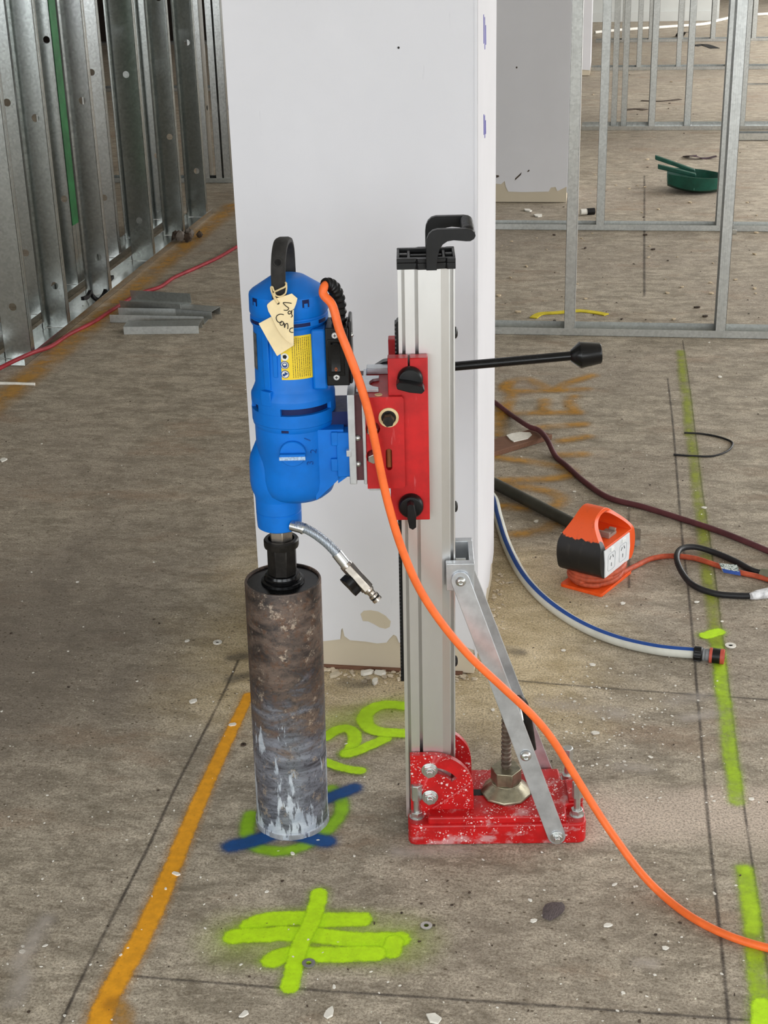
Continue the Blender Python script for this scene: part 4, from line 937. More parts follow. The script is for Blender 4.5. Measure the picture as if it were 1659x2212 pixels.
# ------------------------------------------------------------------ core bit
BT = Rig('core_bit', 'tall rusty steel core bit standing under the blue motor', 'core bit', (-0.2295, 0.0925, 0.0))
def blean(mb): return mb.map(lambda p: (p.x + 0.0150 * p.z, p.y - 0.0048 * p.z, p.z))
bo = Vector((-0.2295, 0.0925, 0))
prof_b = [(0.0655, 0.016), (0.0655, 0.001), (0.0715, 0.001), (0.0717, 0.012), (0.0700, 0.015), (0.0700, 0.524), (0.0690, 0.5265), (0.0655, 0.5265), (0.0655, 0.518)]
brl = BT.part(blean(MB().lathe(prof_b, bo, 72)), 'barrel', BITM, smooth=28, label='rusty barrel with grey cement smears')
for i in range(11):
    a = 2 * PI * (i + 0.3) / 11
    MB().arc((0, 0), 0.0648, 0.0724, 0.0002, 0.0125, a - 0.20, a + 0.20, 5).map(lambda p: (p.x + bo.x, p.y + bo.y, p.z)).build('cutting_segment', M('cement_grey_segment', (150, 152, 156), 0.8, 0.2, 0.25, 60), brl, bevel=0.0008)
BT.part(blean(MB().lathe([(0.0001, 0.5225), (0.0660, 0.5225), (0.0660, 0.516), (0.0001, 0.516)], bo, 60)), 'crown_plate', BLACKG, smooth=28, label='black painted crown plate')
ad = MB().lathe([(0.040, 0.522), (0.0390, 0.527), (0.0345, 0.5285), (0.0345, 0.533), (0.032, 0.5350), (0.0305, 0.5395), (0.027, 0.541), (0.0001, 0.541)], bo, 40)
hub = BT.part(blean(ad), 'hub', BLACKG, smooth=28)
hx = MB().cyl((bo.x, bo.y, 0.54), (bo.x, bo.y, 0.594), 0.0275, n=8, phase=0.39)
blean(hx).build('hex_adapter', DARKS, hub, bevel=0.0012)
cl = MB().lathe([(0.0275, 0.591), (0.0310, 0.593), (0.0318, 0.597), (0.0318, 0.606), (0.0300, 0.6085), (0.0240, 0.6085), (0.0240, 0.598)], bo, 36)
blean(cl).build('collar', DARKS, hub, smooth=28)
hx2 = MB().cyl((bo.x, bo.y, 0.598), (bo.x, bo.y, 0.6330), 0.0222, n=6, phase=0.2)
blean(hx2).build('spindle_hex', NICKEL, hub, bevel=0.0012)

# ------------------------------------------------------------------ paper tags tied to the grab handle
def polyplane(pts, vfun): return [rv(x, y, vfun(x, y)) for x, y in pts]
def z1(x, y): return 500 + x / 5.53, 500 + y / 5.53
def card(nm, zp, v0, v1, mat, org, label, cat):
    pts = [z1(*q) for q in zp]; y0 = min(p[1] for p in pts); y1 = max(p[1] for p in pts)
    fr_ = [rv(px, py, v0 + (v1 - v0) * (py - y0) / (y1 - y0)) for px, py in pts]
    n = len(fr_); b = MB()
    back = [p + Vector((0, 0.0007, 0)) for p in fr_]
    tri = tessellate_polygon([[Vector((p.x, p.z, 0)) for p in fr_]])
    b.add(fr_ + back, [tuple(t) for t in tri] + [tuple(i + n for i in reversed(t)) for t in tri] + [(i, (i + 1) % n, (i + 1) % n + n, i + n) for i in range(n)])
    R_ = Rig(nm, label, cat, org)
    return R_, R_.part(b, 'card', mat, smooth=0), (v0, v1, y0, y1)
TB, cb_, _ = card('paper_tag', [(325, 1100), (470, 1022), (560, 1000), (690, 1180), (742, 1362), (545, 1488), (430, 1290)], 0.018, 0.012, CARD, (-0.195, 0.018, 0.96), 'blank cream card tag lying behind the written tag on the motor', 'tag')
TF, cf_, (tv0, tv1, ty0, ty1) = card('paper_tag', [(430, 870), (475, 830), (520, 803), (620, 775), (720, 742), (788, 800), (770, 870), (745, 930), (742, 1100), (744, 1362), (640, 1290), (570, 1200), (530, 1130), (490, 1040), (440, 950), (424, 890)], 0.014, 0.009, CARD, (-0.190, 0.012, 0.98), 'cream card tag with black handwriting hanging from the motor handle', 'tag')
def ink(pts):
    q = []
    for a in pts:
        px, py = z1(*a); q.append(rv(px, py, tv0 + (tv1 - tv0) * (py - ty0) / (ty1 - ty0) - 0.0005))
    TF.part(MB().tube(spline(q, 5), 0.00075, 6), 'handwriting', INK)
ink([(718, 860), (680, 852), (618, 852), (650, 890), (682, 915), (668, 940), (625, 940)])                      # S
ink([(712, 958), (690, 950), (675, 970), (690, 988), (715, 965), (722, 940), (718, 985), (728, 1010), (710, 1025)])  # a
ink([(735, 935), (742, 932)])
ink([(625, 995), (585, 988), (545, 1005), (535, 1040), (555, 1080), (600, 1090)])                              # C
ink([(600, 1070), (580, 1095), (590, 1120), (615, 1115), (620, 1085), (600, 1072)])                            # o
ink([(630, 1095), (635, 1150), (645, 1110), (668, 1100), (675, 1130), (672, 1165)])                            # n
ink([(738, 1150), (705, 1160), (695, 1190), (715, 1205), (740, 1205)])                                         # c
p = z1(558, 856); q = rv(p[0], p[1], 0.0128); TF.part(MB().cyl((q.x, q.y, q.z), (q.x, q.y - 0.001, q.z), 0.0022, n=12), 'eyelet_hole', INK)
def zp3(x, y, v): a = z1(x, y); return rv(a[0], a[1], v)
st = [zp3(555, 850, 0.012), zp3(510, 790, 0.014), zp3(480, 720, 0.018), zp3(472, 670, 0.021), zp3(490, 665, 0.0205), zp3(515, 715, 0.0195), zp3(580, 690, 0.0185), zp3(640, 660, 0.019), zp3(655, 625, 0.022), zp3(645, 610, 0.026)]
TF.part(MB().tube(spline(st, 6), 0.0015, 8), 'string', CREAM, label='knotted cream string')
st = [zp3(645, 610, 0.026), zp3(658, 650, 0.020), zp3(655, 700, 0.017), zp3(640, 745, 0.0145), zp3(590, 775, 0.013), zp3(540, 770, 0.014), zp3(515, 740, 0.016), zp3(518, 715, 0.019)]
TF.part(MB().tube(spline(st, 6), 0.0013, 8), 'string', CREAM)
st = [zp3(512, 735, 0.016), zp3(508, 775, 0.0145), zp3(530, 815, 0.0125), zp3(557, 855, 0.0115)]
TF.part(MB().tube(spline(st, 6), 0.0022, 8), 'string', CREAM)

# ================================================================== THINGS ON THE FLOOR
def floor_tube(name, pts, r, mat, label, cat, k=8, n=10, z=None, group=None):
    P = [fl(p[0], p[1], p[2] if len(p) > 2 else r) for p in pts]
    o = MB().tube(spline(P, k), r, n).build(name, mat); return tag(o, label, cat, group)
# white hose with blue stripe
hpts = [fl(x, y, 0.0135) for x, y in [(640, 1080), (760, 1062), (900, 1050), (1010, 1052), (1045, 1060), (1066, 1078), (1077, 1120), (1096, 1180), (1130, 1245), (1180, 1300), (1250, 1348), (1330, 1382), (1420, 1403), (1503, 1411)]]
HP = spline(hpts, 10)
hz = thing('water_hose', 'white garden hose with a blue stripe curving past the power block', 'hose', fl(1420, 1410))
def rel(mb, o): return mb.map(lambda p: p - Vector(o.location))
rel(MB().tube(HP, 0.0132, 16), hz).build('hose_tube', M('white_hose', (206, 206, 196), 0.45, 0, 0.08, 20), hz)
secs = []
for i, p in enumerate(HP):
    d = (HP[min(i + 1, len(HP) - 1)] - HP[max(i - 1, 0)]).normalized(); side = Vector((d.y, -d.x, 0)); upv = Vector((0, 0, 1))
    q = []
    for a in (50, 66, 82, 98):
        a = math.radians(a); q.append(p + (side * math.cos(a) + upv * math.sin(a)) * 0.0137)
    for a in (98, 82, 66, 50):
        a = math.radians(a); q.append(p + (side * math.cos(a) + upv * math.sin(a)) * 0.0128)
    secs.append(q)
rel(MB().strip(secs), hz).build('blue_stripe', M('blue_hose_stripe', (34, 74, 146), 0.45, 0, 0.08, 20), hz)
e0 = fl(1498, 1411, 0.0165); e1_ = fl(1566, 1419, 0.0165); ed = (e1_ - e0).normalized()
def conn(pr, nm, mt, n=24, **k): return rel(MB().lathe(pr, e0, n, ed), hz).build(nm, mt, hz, smooth=30, **k)
cn_ = conn([(0.0135, 0), (0.0172, 0.002), (0.0176, 0.018), (0.0150, 0.021), (0.012, 0.021)], 'hose_connector', BLACK)
for i in range(8):
    a = 2 * PI * i / 8; t0 = Vector((-ed.y, ed.x, 0)); 
    c0 = e0 + (t0 * math.cos(a) + Vector((0, 0, 1)) * math.sin(a)) * 0.0168
    rel(MB().cyl(c0 + ed * 0.003, c0 + ed * 0.017, 0.0016, n=8), hz).build('grip_ridge', BLKC, hz)
conn([(0.0125, 0.020), (0.0145, 0.022), (0.0145, 0.026), (0.0128, 0.027), (0.0145, 0.029), (0.0145, 0.036), (0.012, 0.037)], 'connector_sleeve', M('grey_plastic', (128, 130, 132), 0.45))
conn([(0.012, 0.036), (0.0182, 0.037), (0.0182, 0.043), (0.0172, 0.044)], 'connector_ring', M('dull_red_plastic', (186, 82, 66), 0.45))
conn([(0.0172, 0.043), (0.0176, 0.0435), (0.0176, 0.061), (0.0172, 0.062)], 'connector_grip', BLACK)
conn([(0.0172, 0.061), (0.0180, 0.062), (0.0180, 0.070), (0.0165, 0.071), (0.012, 0.071), (0.012, 0.06)], 'connector_ring', M('dull_red_plastic', (186, 82, 66), 0.45))

# dark conduit, board, cords
o = MB().cyl(fl(690, 850, 0.019), fl(1246, 1136, 0.019), 0.0175, n=20).build('conduit_pipe', PIPE); tag(o, 'dark grey plastic pipe lying between the pillar and the power block', 'pipe')
fb = [fl(1020, 991, 0.018), fl(1193, 938, 0.018), fl(1150, 926, 0.018), fl(1020, 960, 0.018)]
bo_ = thing('timber_board', 'flat brown board lying under the maroon cord behind the pillar', 'board', fl(1100, 960))
Q = [p - Vector(bo_.location) for p in fb]
MB().add([(p.x, p.y, 0.0005) for p in Q] + [(p.x, p.y, 0.018) for p in Q], [(0, 3, 2, 1), (4, 5, 6, 7), (0, 1, 5, 4), (1, 2, 6, 5), (2, 3, 7, 6), (3, 0, 4, 7)]).build('plank', WOOD, bo_, bevel=0.0015)
pl = [fl(x, y, 0.0188) for x, y in [(1094, 941), (1105, 937), (1125, 934), (1145, 935), (1149, 940), (1140, 948), (1110, 955), (1102, 950)]]
o = MB().prism([(p.x, p.y) for p in pl], 0.0183, 0.0208, 'z').build('plaster_chip', FLAKE, smooth=0); tag(o, 'large white plaster chip lying on the brown board', 'chip')
floor_tube('extension_cord', [(640, 800), (740, 770), (860, 775), (960, 805), (1030, 842), (1070, 870), (1100, 893), (1140, 920, 0.027), (1165, 930, 0.029), (1182, 950, 0.027), (1200, 985), (1225, 1007), (1262, 1040), (1315, 1075), (1390, 1095), (1470, 1120), (1560, 1150), (1659, 1190), (1760, 1235)], 0.0085, DKRED, 'dark maroon cord running from the pillar to the right edge', 'cord')
floor_tube('extension_cord', [(-120, 850), (-40, 815), (0, 795, 0.02), (30, 780, 0.032), (70, 762, 0.034), (110, 748, 0.012), (150, 722), (200, 697), (245, 668), (300, 635), (345, 620), (375, 600), (420, 580), (470, 557), (508, 535), (560, 505)], 0.0085, REDC, 'red cord lying along the left stud frame', 'cord')
# black plug cord at the right edge, with white sleeve, beside the orange lead
bc = thing('extension_cord', 'black cord looping at the right edge with a white taped plug', 'cord', fl(1600, 1240))
bp = [fl(x, y, 0.0085) for x, y in [(1640, 1286), (1600, 1287), (1540, 1281), (1490, 1258), (1463, 1222), (1468, 1196), (1500, 1187), (1545, 1194), (1590, 1213), (1625, 1232), (1650, 1238)]]
bp[5].z = 0.020; bp[4].z = 0.018; bp[6].z = 0.016
rel(MB().tube(spline(bp, 8), 0.0080, 12), bc).build('cable', BLKC, bc)
rel(MB().tube([fl(x, y, 0.012) for x, y in [(1622, 1288), (1635, 1285), (1665, 1280), (1720, 1275)]], [0.0085, 0.0125, 0.014, 0.014], 14), bc).build('white_sleeve', M('white_tape_print', (214, 214, 216), 0.5, 0, 0.35, 60), bc)
rel(MB().tube([fl(x, y, 0.013) for x, y in [(1644, 1238), (1665, 1244), (1700, 1252)]], [0.013, 0.017, 0.017], 14), bc).build('plug', M('grey_green_plug', (112, 112, 92), 0.5), bc)
# thin loop of black wire
floor_tube('wire_loop', [(1478, 935), (1515, 937), (1550, 943), (1578, 953), (1582, 962), (1570, 975), (1540, 985), (1500, 985), (1455, 982)], 0.0032, BLKC, 'thin black wire loop on the lime floor line', 'wire')

# ------------------------------------------------------------------ orange power block
FB, LB, RB = fl(1299, 1291), fl(1209, 1268), fl(1365, 1238)
da = (RB - FB).normalized(); db = Vector((-da.y, da.x, 0))
pb = thing('power_block', 'orange and black portable power block with two white sockets and coiled cord', 'power block', FB)
pb.matrix_world = Matrix((da, db, Vector((0, 0, 1)))).transposed().to_4x4() if False else Matrix.Translation(FB) @ Matrix.Rotation(math.atan2(da.y, da.x), 4, 'Z')
# local: x = depth a (0..0.17), y = width b (0..0.12), z up
WBK = 0.125
MB().prism(rrect(0.0, 0.172, 0.0, 0.120, 0.006), 0.0005, 0.009, 'z').build('base_plate', ORBOX, pb, bevel=0.001)
MB().lathe([(0.042, 0.008), (0.042, 0.052)], (0.086, 0.060, 0), 30).build('cord_drum', ORANGE_D, pb)
outer = [(0.012, 0.048), (-0.004, 0.062), (-0.014, 0.095), (-0.013, 0.125), (0.000, 0.153), (0.025, 0.179), (0.055, 0.198), (0.088, 0.205), (0.120, 0.194), (0.148, 0.170), (0.166, 0.145), (0.178, 0.118), (0.182, 0.090), (0.176, 0.062), (0.165, 0.048)]
hole = [(0.012, 0.133), (0.018, 0.150), (0.036, 0.172), (0.060, 0.187), (0.088, 0.193), (0.114, 0.184), (0.136, 0.166), (0.152, 0.147), (0.158, 0.133)]
OUT = [(p.x, p.y) for p in spline([(x, y, 0) for x, y in outer], 4)]; HOL = [(p.x, p.y) for p in spline([(x, y, 0) for x, y in hole], 4)]
k = N('orange_and_black_block'); s = k.sep(k.coord())
edge = k.math('ADD', s[2], k.math('MULTIPLY', k.math('SUBTRACT', k.noise(k.coord(), 70, 4), 0.5), 0.022))
isb = k.math('MULTIPLY', k.rng(edge, 0.1505, 0.1475), k.rng(s[0], 0.016, 0.010))
gr = k.rng(k.noise(k.coord(scale=(1, 1, .3)), 60, 5), 0.55, 0.75)
k.col(k.mix(isb, k.mix(k.math('MULTIPLY', gr, 0.3), lin((236, 88, 30)), lin((150, 70, 44))), k.mix(k.math('MULTIPLY', gr, 0.25), lin((20, 19, 19)), lin((90, 82, 74))))); k.rough(0.42)
def taper(p):
    t_ = max(0.0, min(1.0, (p.z - 0.128) / 0.07)); t_ = t_ * t_ * (3 - 2 * t_)
    return (p.x, p.y + (0.048 * t_ if p.y < 0.06 else -0.022 * t_), p.z)
MB().prism(OUT, 0.0, WBK, 'y', [HOL]).map(taper).build('casing', k.m, pb, bevel=0.002, smooth=40, label='orange casing with a black painted end')
# sockets plate on the right end
MB().prism([(0.010, 0.052), (0.143, 0.052), (0.147, 0.09), (0.141, 0.130), (0.002, 0.130), (0.008, 0.095)], -0.0035, 0.0, 'y').build('socket_plate', WHITE, pb, bevel=0.001, label='white double socket plate')
GRY = M('socket_outline', (168, 172, 176), 0.5)
for cx_ in (0.042, 0.105):
    ro = rrect(cx_ - 0.020, cx_ + 0.020, 0.064, 0.112, 0.008); ri = rrect(cx_ - 0.0192, cx_ + 0.0192, 0.0648, 0.1112, 0.0074)
    MB().prism(ro, -0.0042, -0.0034, 'y', [ri]).build('socket_outline', GRY, pb)
    for dx, dz, an in ((-0.0075, 0.100, 0.5), (0.0075, 0.100, -0.5), (0.0, 0.079, 0.0)):
        b = MB().box(-0.0009, 0.0009, -0.0042, -0.0034, -0.005, 0.005).xf(Matrix.Rotation(an, 4, 'Y')).xf(Matrix.Translation((cx_ + dx, 0, dz)))
        b.build('socket_slot', INK, pb)
    MB().box(cx_ - 0.008, cx_ + 0.008, -0.0065, -0.0034, 0.117, 0.127).build('socket_rocker', M('rocker_white', (240, 242, 240), 0.3), pb, bevel=0.0008)
MB().box(0.070, 0.112, 0.02, 0.05, 0.133, 0.141).box(0.066, 0.074, 0.018, 0.052, 0.141, 0.151).box(0.106, 0.114, 0.022, 0.04, 0.141, 0.148).build('hook_clip', M('dusty_clip', (150, 128, 116), 0.6), pb, bevel=0.001)
coil = []
for i in range(4 * 28 + 8):
    t = i / 28; a = 2 * PI * t + 2.2; rr = 0.060 + 0.0075 * ((t * 1.7) % 2.0); coil.append(Vector((0.086 + rr * 1.12 * math.cos(a), 0.060 + rr * 0.92 * math.sin(a), 0.0175 + 0.0085 * (t % 4))))
tail = [fl(x, y, 0.008) for x, y in [(1380, 1219), (1410, 1206), (1450, 1201), (1500, 1206), (1545, 1220), (1600, 1237), (1640, 1246), (1690, 1262)]]
im = pb.matrix_world.inverted()
MB().tube(coil + spline([coil[-1]] + [im @ p for p in tail], 6)[1:], 0.0072, 10).build('coiled_cord', ORANGE_D, pb, label='dirty orange cord coiled under the casing')
ft = [fl(x, y, z) for x, y, z in [(1553, 1216, 0.030), (1592, 1220, 0.030), (1600, 1242, 0.012), (1562, 1236, 0.012)]]
tg = MB().add([im @ p for p in ft] + [im @ (p + Vector((0, 0.001, -0.001))) for p in ft], [(0, 1, 2, 3), (7, 6, 5, 4), (0, 4, 5, 1), (1, 5, 6, 2), (2, 6, 7, 3), (3, 7, 4, 0)])
k = N('printed_test_tag'); s_ = k.sep(k.coord()); 
k.col(k.mix(k.rng(k.noise(k.coord(scale=(1, 1, 3)), 220, 2), 0.5, 0.56), lin((206, 212, 206)), lin((70, 90, 80)))); k.rough(0.4)
tg.build('test_tag', k.m, pb, smooth=0, label='small printed test tag on the orange cord')
ft2 = [fl(x, y, z) for x, y, z in [(1559, 1228, 0.0185), (1598, 1232, 0.0185), (1600, 1244, 0.0125), (1563, 1237, 0.0125)]]
MB().add([im @ (p + Vector((0, -0.0015, 0.001))) for p in ft2], [(0, 1, 2, 3)]).build('tag_band', M('blue_tag_print', (52, 84, 160), 0.4), pb, smooth=0)
# galvanised bracket standing behind the block
g0 = fl(1367, 1172); o = thing('metal_bracket', 'small bent galvanised bracket standing behind the power block', 'bracket', g0)
MB().box(-0.002, 0.022, 0.0, 0.0015, 0.0, 0.045).box(-0.002, 0.022, -0.02, 0.0015, 0.0, 0.0015).build('plate', GALV2, o); o.rotation_euler = (0, 0, -0.5)

# ------------------------------------------------------------------ galvanised offcuts on the left walkway
def offcut(x0y0, x1y1, width, h, upside, label, z=0.0, roll=0.0):
    a, b = fl(*x0y0), fl(*x1y1); L = (b - a).length
    t = track_mesh(L, width, h, 0.0014)
    if upside: t.xf(Matrix.Diagonal((1, 1, -1, 1))).xf(Matrix.Translation((0, 0, h)))
    if roll: t.xf(Matrix.Rotation(roll, 4, 'X'))
    zm = min(p.z for p in t.v); t.xf(Matrix.Translation((0, 0, -zm + 0.0008)))
    o = t.build('track_offcut', GALV_R); o.matrix_world = Matrix.Translation(a + Vector((0, 0, z))) @ Matrix.Rotation(math.atan2((b - a).y, (b - a).x), 4, 'Z')
    return tag(o, label, 'steel offcut', 'galvanised offcuts by the left stud frame')
offcut((268, 723), (430, 721), 0.09, 0.034, True, 'front steel track offcut turned upside down on the walkway')
offcut((238, 697), (441, 701), 0.115, 0.034, False, 'middle steel track offcut lying open side up under the short one')
offcut((262, 676), (393, 684), 0.11, 0.045, False, 'short steel track offcut lying open on the other offcuts', z=0.012, roll=0.18)
offcut((380, 684), (458, 690), 0.085, 0.034, True, 'rear right steel offcut turned upside down')

# black strips by the left studs
bs = [onX(x, y, -2.28) for x, y in [(240, 598), (228, 612), (222, 635), (210, 648), (197, 640), (192, 630), (186, 641), (175, 645)]]
secs = [[p + Vector((0.0, 0, 0.008)), p + Vector((0.014, 0.0, 0.008)), p + Vector((0.014, 0, -0.008)), p + Vector((0, 0, -0.008))] for p in spline(bs, 4)]
o = MB().strip(secs).build('plastic_strip', INK, smooth=0); tag(o, 'crumpled black plastic strip hanging over the left floor track', 'plastic strip')
fr_ = fl(395, 520, 0.0); o = thing('debris_pile', 'little heap of dark rubble at the left stud frame', 'rubble', fr_)
rs = random.Random(5)
for i in range(9):
    c = Vector((rs.uniform(-0.05, 0.08), rs.uniform(-0.06, 0.06), rs.uniform(0.008, 0.028))); r = rs.uniform(0.012, 0.03)
    b = MB().ball((0, 0, 0), r, 8); b.map(lambda p: p * rs.uniform(0.6, 1.1)); b.xf(Matrix.Translation(c)); zmin = min(p.z for p in b.v)
    if zmin < 0.001: b.xf(Matrix.Translation((0, 0, 0.001 - zmin)))
    b.build('lump', DIRT if i % 3 else M('grey_rubble', (120, 112, 104), 0.8), o, smooth=0)
# white stick at the left edge
floor_tube('white_rod', [(-80, 826), (0, 828), (75, 830)], 0.006, FLAKE, 'thin white rod on the floor at the left edge', 'rod')

# ------------------------------------------------------------------ things behind the right frames
ga = fl(1448, 408); gp_ = thing('dust_pan', 'dark green plastic pan with two upturned handles behind the stud', 'pan', fl(1500, 412))
def g(x, y, z=0.0): return fl(x, y, z) - fl(1500, 412)
Lb = 0.27
pan_o = []
W_ = 0.30
for i in range(15):
    t = i / 14; x = -0.16 + t * W_ * 1.15
    wv_ = math.sin(PI * min(1, 0.12 + t * 0.9)) ** 0.5
    zb = 0.004 + 0.05 * (abs(t - 0.62) * 1.35) ** 2
    zt = 0.115 - 0.028 * t
    d_ = 0.13 * wv_ + 0.01
    pan_o.append((x, zb, zt, d_))
secs = [[Vector((x, -d_, zb + 0.02)), Vector((x, -d_ * 0.6, zb)), Vector((x, d_ * 0.6, zb)), Vector((x, d_, zb + 0.02)), Vector((x, d_ * 1.08, zt)), Vector((x, d_ * 1.02, zt)), Vector((x, d_ * 0.9, zb + 0.03)), Vector((x, -d_ * 0.9, zb + 0.03)), Vector((x, -d_ * 1.02, zt)), Vector((x, -d_ * 1.08, zt))] for x, zb, zt, d_ in pan_o]
MB().strip(secs).build('pan_body', GREENP, gp_, smooth=40)
for x0_, y0_, z0_ in (((-0.235, 0.06, 0.185)), ((-0.22, -0.05, 0.15))):
    MB().strip([[Vector((x0_, y0_ - 0.02, z0_ - 0.012)), Vector((x0_, y0_ + 0.02, z0_ - 0.012)), Vector((x0_, y0_ + 0.02, z0_ + 0.012)), Vector((x0_, y0_ - 0.02, z0_ + 0.012))], [Vector((0.0, y0_ * 1.2 - 0.02, 0.092)), Vector((0.0, y0_ * 1.2 + 0.02, 0.092)), Vector((0.0, y0_ * 1.2 + 0.02, 0.112)), Vector((0.0, y0_ * 1.2 - 0.02, 0.112))]]).build('pan_handle', GREENP, gp_, bevel=0.004)
MB().box(-0.012, -0.008, -0.142, -0.136, 0.03, 0.09).build('moulding_rib', M('light_green_rib', (70, 120, 104), 0.5), gp_)
# strap, strips and offcuts
def strap(name, pts, width, mat, label, cat, thick=0.004, group=None):
    P = spline([fl(*p) if len(p) == 2 else fl(p[0], p[1], p[2]) for p in pts], 6); secs = []
    for i, p in enumerate(P):
        d = (P[min(i + 1, len(P) - 1)] - P[max(i - 1, 0)]); d.z = 0; d.normalize(); s_ = Vector((-d.y, d.x, 0)) * width / 2; zb = max(p.z, 0.0008)
        secs.append([Vector((p.x, p.y, zb)) - s_, Vector((p.x, p.y, zb)) + s_, Vector((p.x, p.y, zb + thick)) + s_, Vector((p.x, p.y, zb + thick)) - s_])
    return tag(MB().strip(secs).build(name, mat, smooth=0), label, cat, group)
strap('yellow_strap', [(1152, 688), (1168, 679), (1200, 677), (1240, 673), (1260, 673), (1290, 677), (1310, 681)], 0.032, YELLOW, 'bright yellow strap lying behind the first right track', 'strap')
strap('plastic_strip', [(1482, 338), (1500, 337, 0.02), (1520, 343), (1548, 338, 0.015)], 0.05, PURPLE, 'dark purple crumpled strip behind the green pan', 'plastic strip')
strap('plastic_strip', [(1350, 238), (1375, 236), (1395, 238)], 0.06, DIRT, 'dark scrap lying before the staggered stud frame', 'scrap')
strap('plastic_strip', [(1385, 218), (1430, 219), (1470, 215)], 0.04, DIRT, 'long thin dark scrap far behind the green pan', 'scrap')
strap('plastic_strip', [(1500, 100), (1520, 97), (1545, 105)], 0.10, INK, 'black scrap lying between the far stud frames', 'scrap')
strap('plastic_strip', [(1468, 78), (1473, 71, 0.06), (1480, 70, 0.06)], 0.10, INK, 'small black bent scrap on the farthest floor track', 'scrap')
o = MB().box(0, 0.42, 0, 0.10, 0.001, 0.004).box(0, 0.42, 0, 0.002, 0.001, 0.05).box(0, 0.42, 0.098, 0.1, 0.001, 0.05).build('track_offcut', GALV2); o.location = fl(1594, 304); tag(o, 'steel track offcut lying at the right behind the second stud frame', 'steel offcut')
o = MB().box(0, 0.9, 0, 0.06, 0.001, 0.008).build('steel_strip', GALV2); o.location = fl(1603, 184); tag(o, 'bright flat steel strip on the floor at the right edge', 'steel strip')
o = MB().box(0, 0.03, 0, 0.02, 0.0008, 0.022).box(0.002, 0.012, 0.002, 0.018, 0.022, 0.05).build('metal_bracket', GALV2, bevel=0.001); o.location = fl(1578, 506); tag(o, 'tiny bent metal bracket at the foot of the right stud', 'bracket')
floor_tube('white_conduit', [(1285, 70, .02), (1350, 64, .02), (1440, 58, .02), (1520, 52, .02), (1552, 44, .02), (1600, 34, .02), (1659, 30, .02)], 0.018, FLAKE, 'long white cable lying in front of the far wall', 'cable')
o = thing('marker_tube', 'small white and black tube on the floor by the second pillar', 'tube', fl(1262, 460))
a, b = fl(1254, 458, 0.018), fl(1284, 456, 0.018); m_ = a.lerp(b, 0.45)
rel(MB().cyl(a, m_, 0.016, n=14), o).build('white_end', FLAKE, o); rel(MB().cyl(m_, b, 0.018, n=14), o).build('black_end', INK, o)

# ------------------------------------------------------------------ washers, feather, flakes and crumbs
def washer(px, py, label, r=0.0125, mt=None):
    o = MB().lathe([(r * 0.42, 0), (r, 0), (r, 0.0022), (r * 0.42, 0.0022), (r * 0.42, 0)], (0, 0, 0.0012), 22).build('washer', mt or STEEL); o.location = fl(px, py); return tag(o, label, 'washer')
washer(667, 2083, 'steel washer beside the lime cross mark', 0.0115); washer(1578, 1396, 'white washer just right of the hose connector', 0.013, FLAKE)
washer(921, 2002, 'dull steel washer to the right of the lime cross', 0.0105); washer(470, 1389, 'white ring washer left of the core bit', 0.011, FLAKE)
washer(526, 1610, 'tiny dark ring left of the core bit', 0.006, DIRT)
fp_ = fl(1197, 1970); fe = []
for i in range(11):
    t = i / 10; w_ = 0.018 * math.sin(PI * (0.08 + 0.88 * t)) ** 0.7
    fe.append((t * 0.055 - 0.028, w_, 0.002 + 0.006 * math.sin(PI * t)))
b = MB()
b.strip([[Vector((x, -w_, z)), Vector((x, 0, z + 0.003)), Vector((x, w_, z)), Vector((x, 0, z + 0.001))] for x, w_, z in fe])
o = b.build('feather', M('dark_feather', (92, 82, 82), 0.8, 0, 0.5, 160, 0, 0, (1, 6, 1))); o.location = fp_; o.rotation_euler = (0, 0, 1.1); tag(o, 'small dark grey feather on the floor right of the base', 'feather')
def flake_mesh(rs, sx, sy, h):
    n = rs.randint(5, 7); pts = []
    for i in range(n):
        a = 2 * PI * i / n + rs.uniform(-0.25, 0.25); r = rs.uniform(0.65, 1.0); pts.append((sx * r * math.cos(a), sy * r * math.sin(a)))
    return MB().prism(pts, 0.0012, 0.0012 + h, 'z')
rs = random.Random(11)
big = [(503, 1567, .012, 'white plaster flake lying on the upper orange floor line'), (418, 1517, .017, 'long pale plaster flake left of the core bit'), (712, 2190, .018, 'large white plaster flake at the bottom edge below the lime mark'), (528, 2193, .012, 'white flake at the bottom edge left of centre'), (381, 1890, .011, 'flat white flake on the middle of the orange line'), (632, 1846, .010, 'white flake just in front of the core bit and lime ring'),
       (1313, 2001, .011, 'rounded white flake between feather and orange cord'), (1153, 1991, .010, 'thin white flake left of the dark feather'), (1436, 2050, .010, 'white flake just below the orange cord at the right'), (48, 2058, .010, 'white flake near the left edge, low in the photo'), (1280, 1438, .011, 'white flake on the floor behind the strut foot, below the hose'), (1505, 1302, .011, 'pale flake between hose and black cord loop'), (1158, 1128, .014, 'white flake lying beside the dark grey pipe'), (1520, 1098, .012, 'white flake on the lime line near the maroon cord'),
       (8, 995, .020, 'white flake cut by the left edge of the photo'), (405, 1386, .011, 'white torn flake on the dark floor left of the core bit'), (1345, 1305, .012, 'white flake in front of the power block base'), (1140, 456, .045, 'white plaster lump at the foot of the second pillar'), (1163, 467, .045, 'long white plaster lump before the second pillar'), (1555, 815, .014, 'pale flake right of the lime line near the stud frame'), (938, 2204, .020, 'long pale sliver at the bottom edge right of centre'), (1285, 1585, .012, 'pale flat chip right of the struts')]
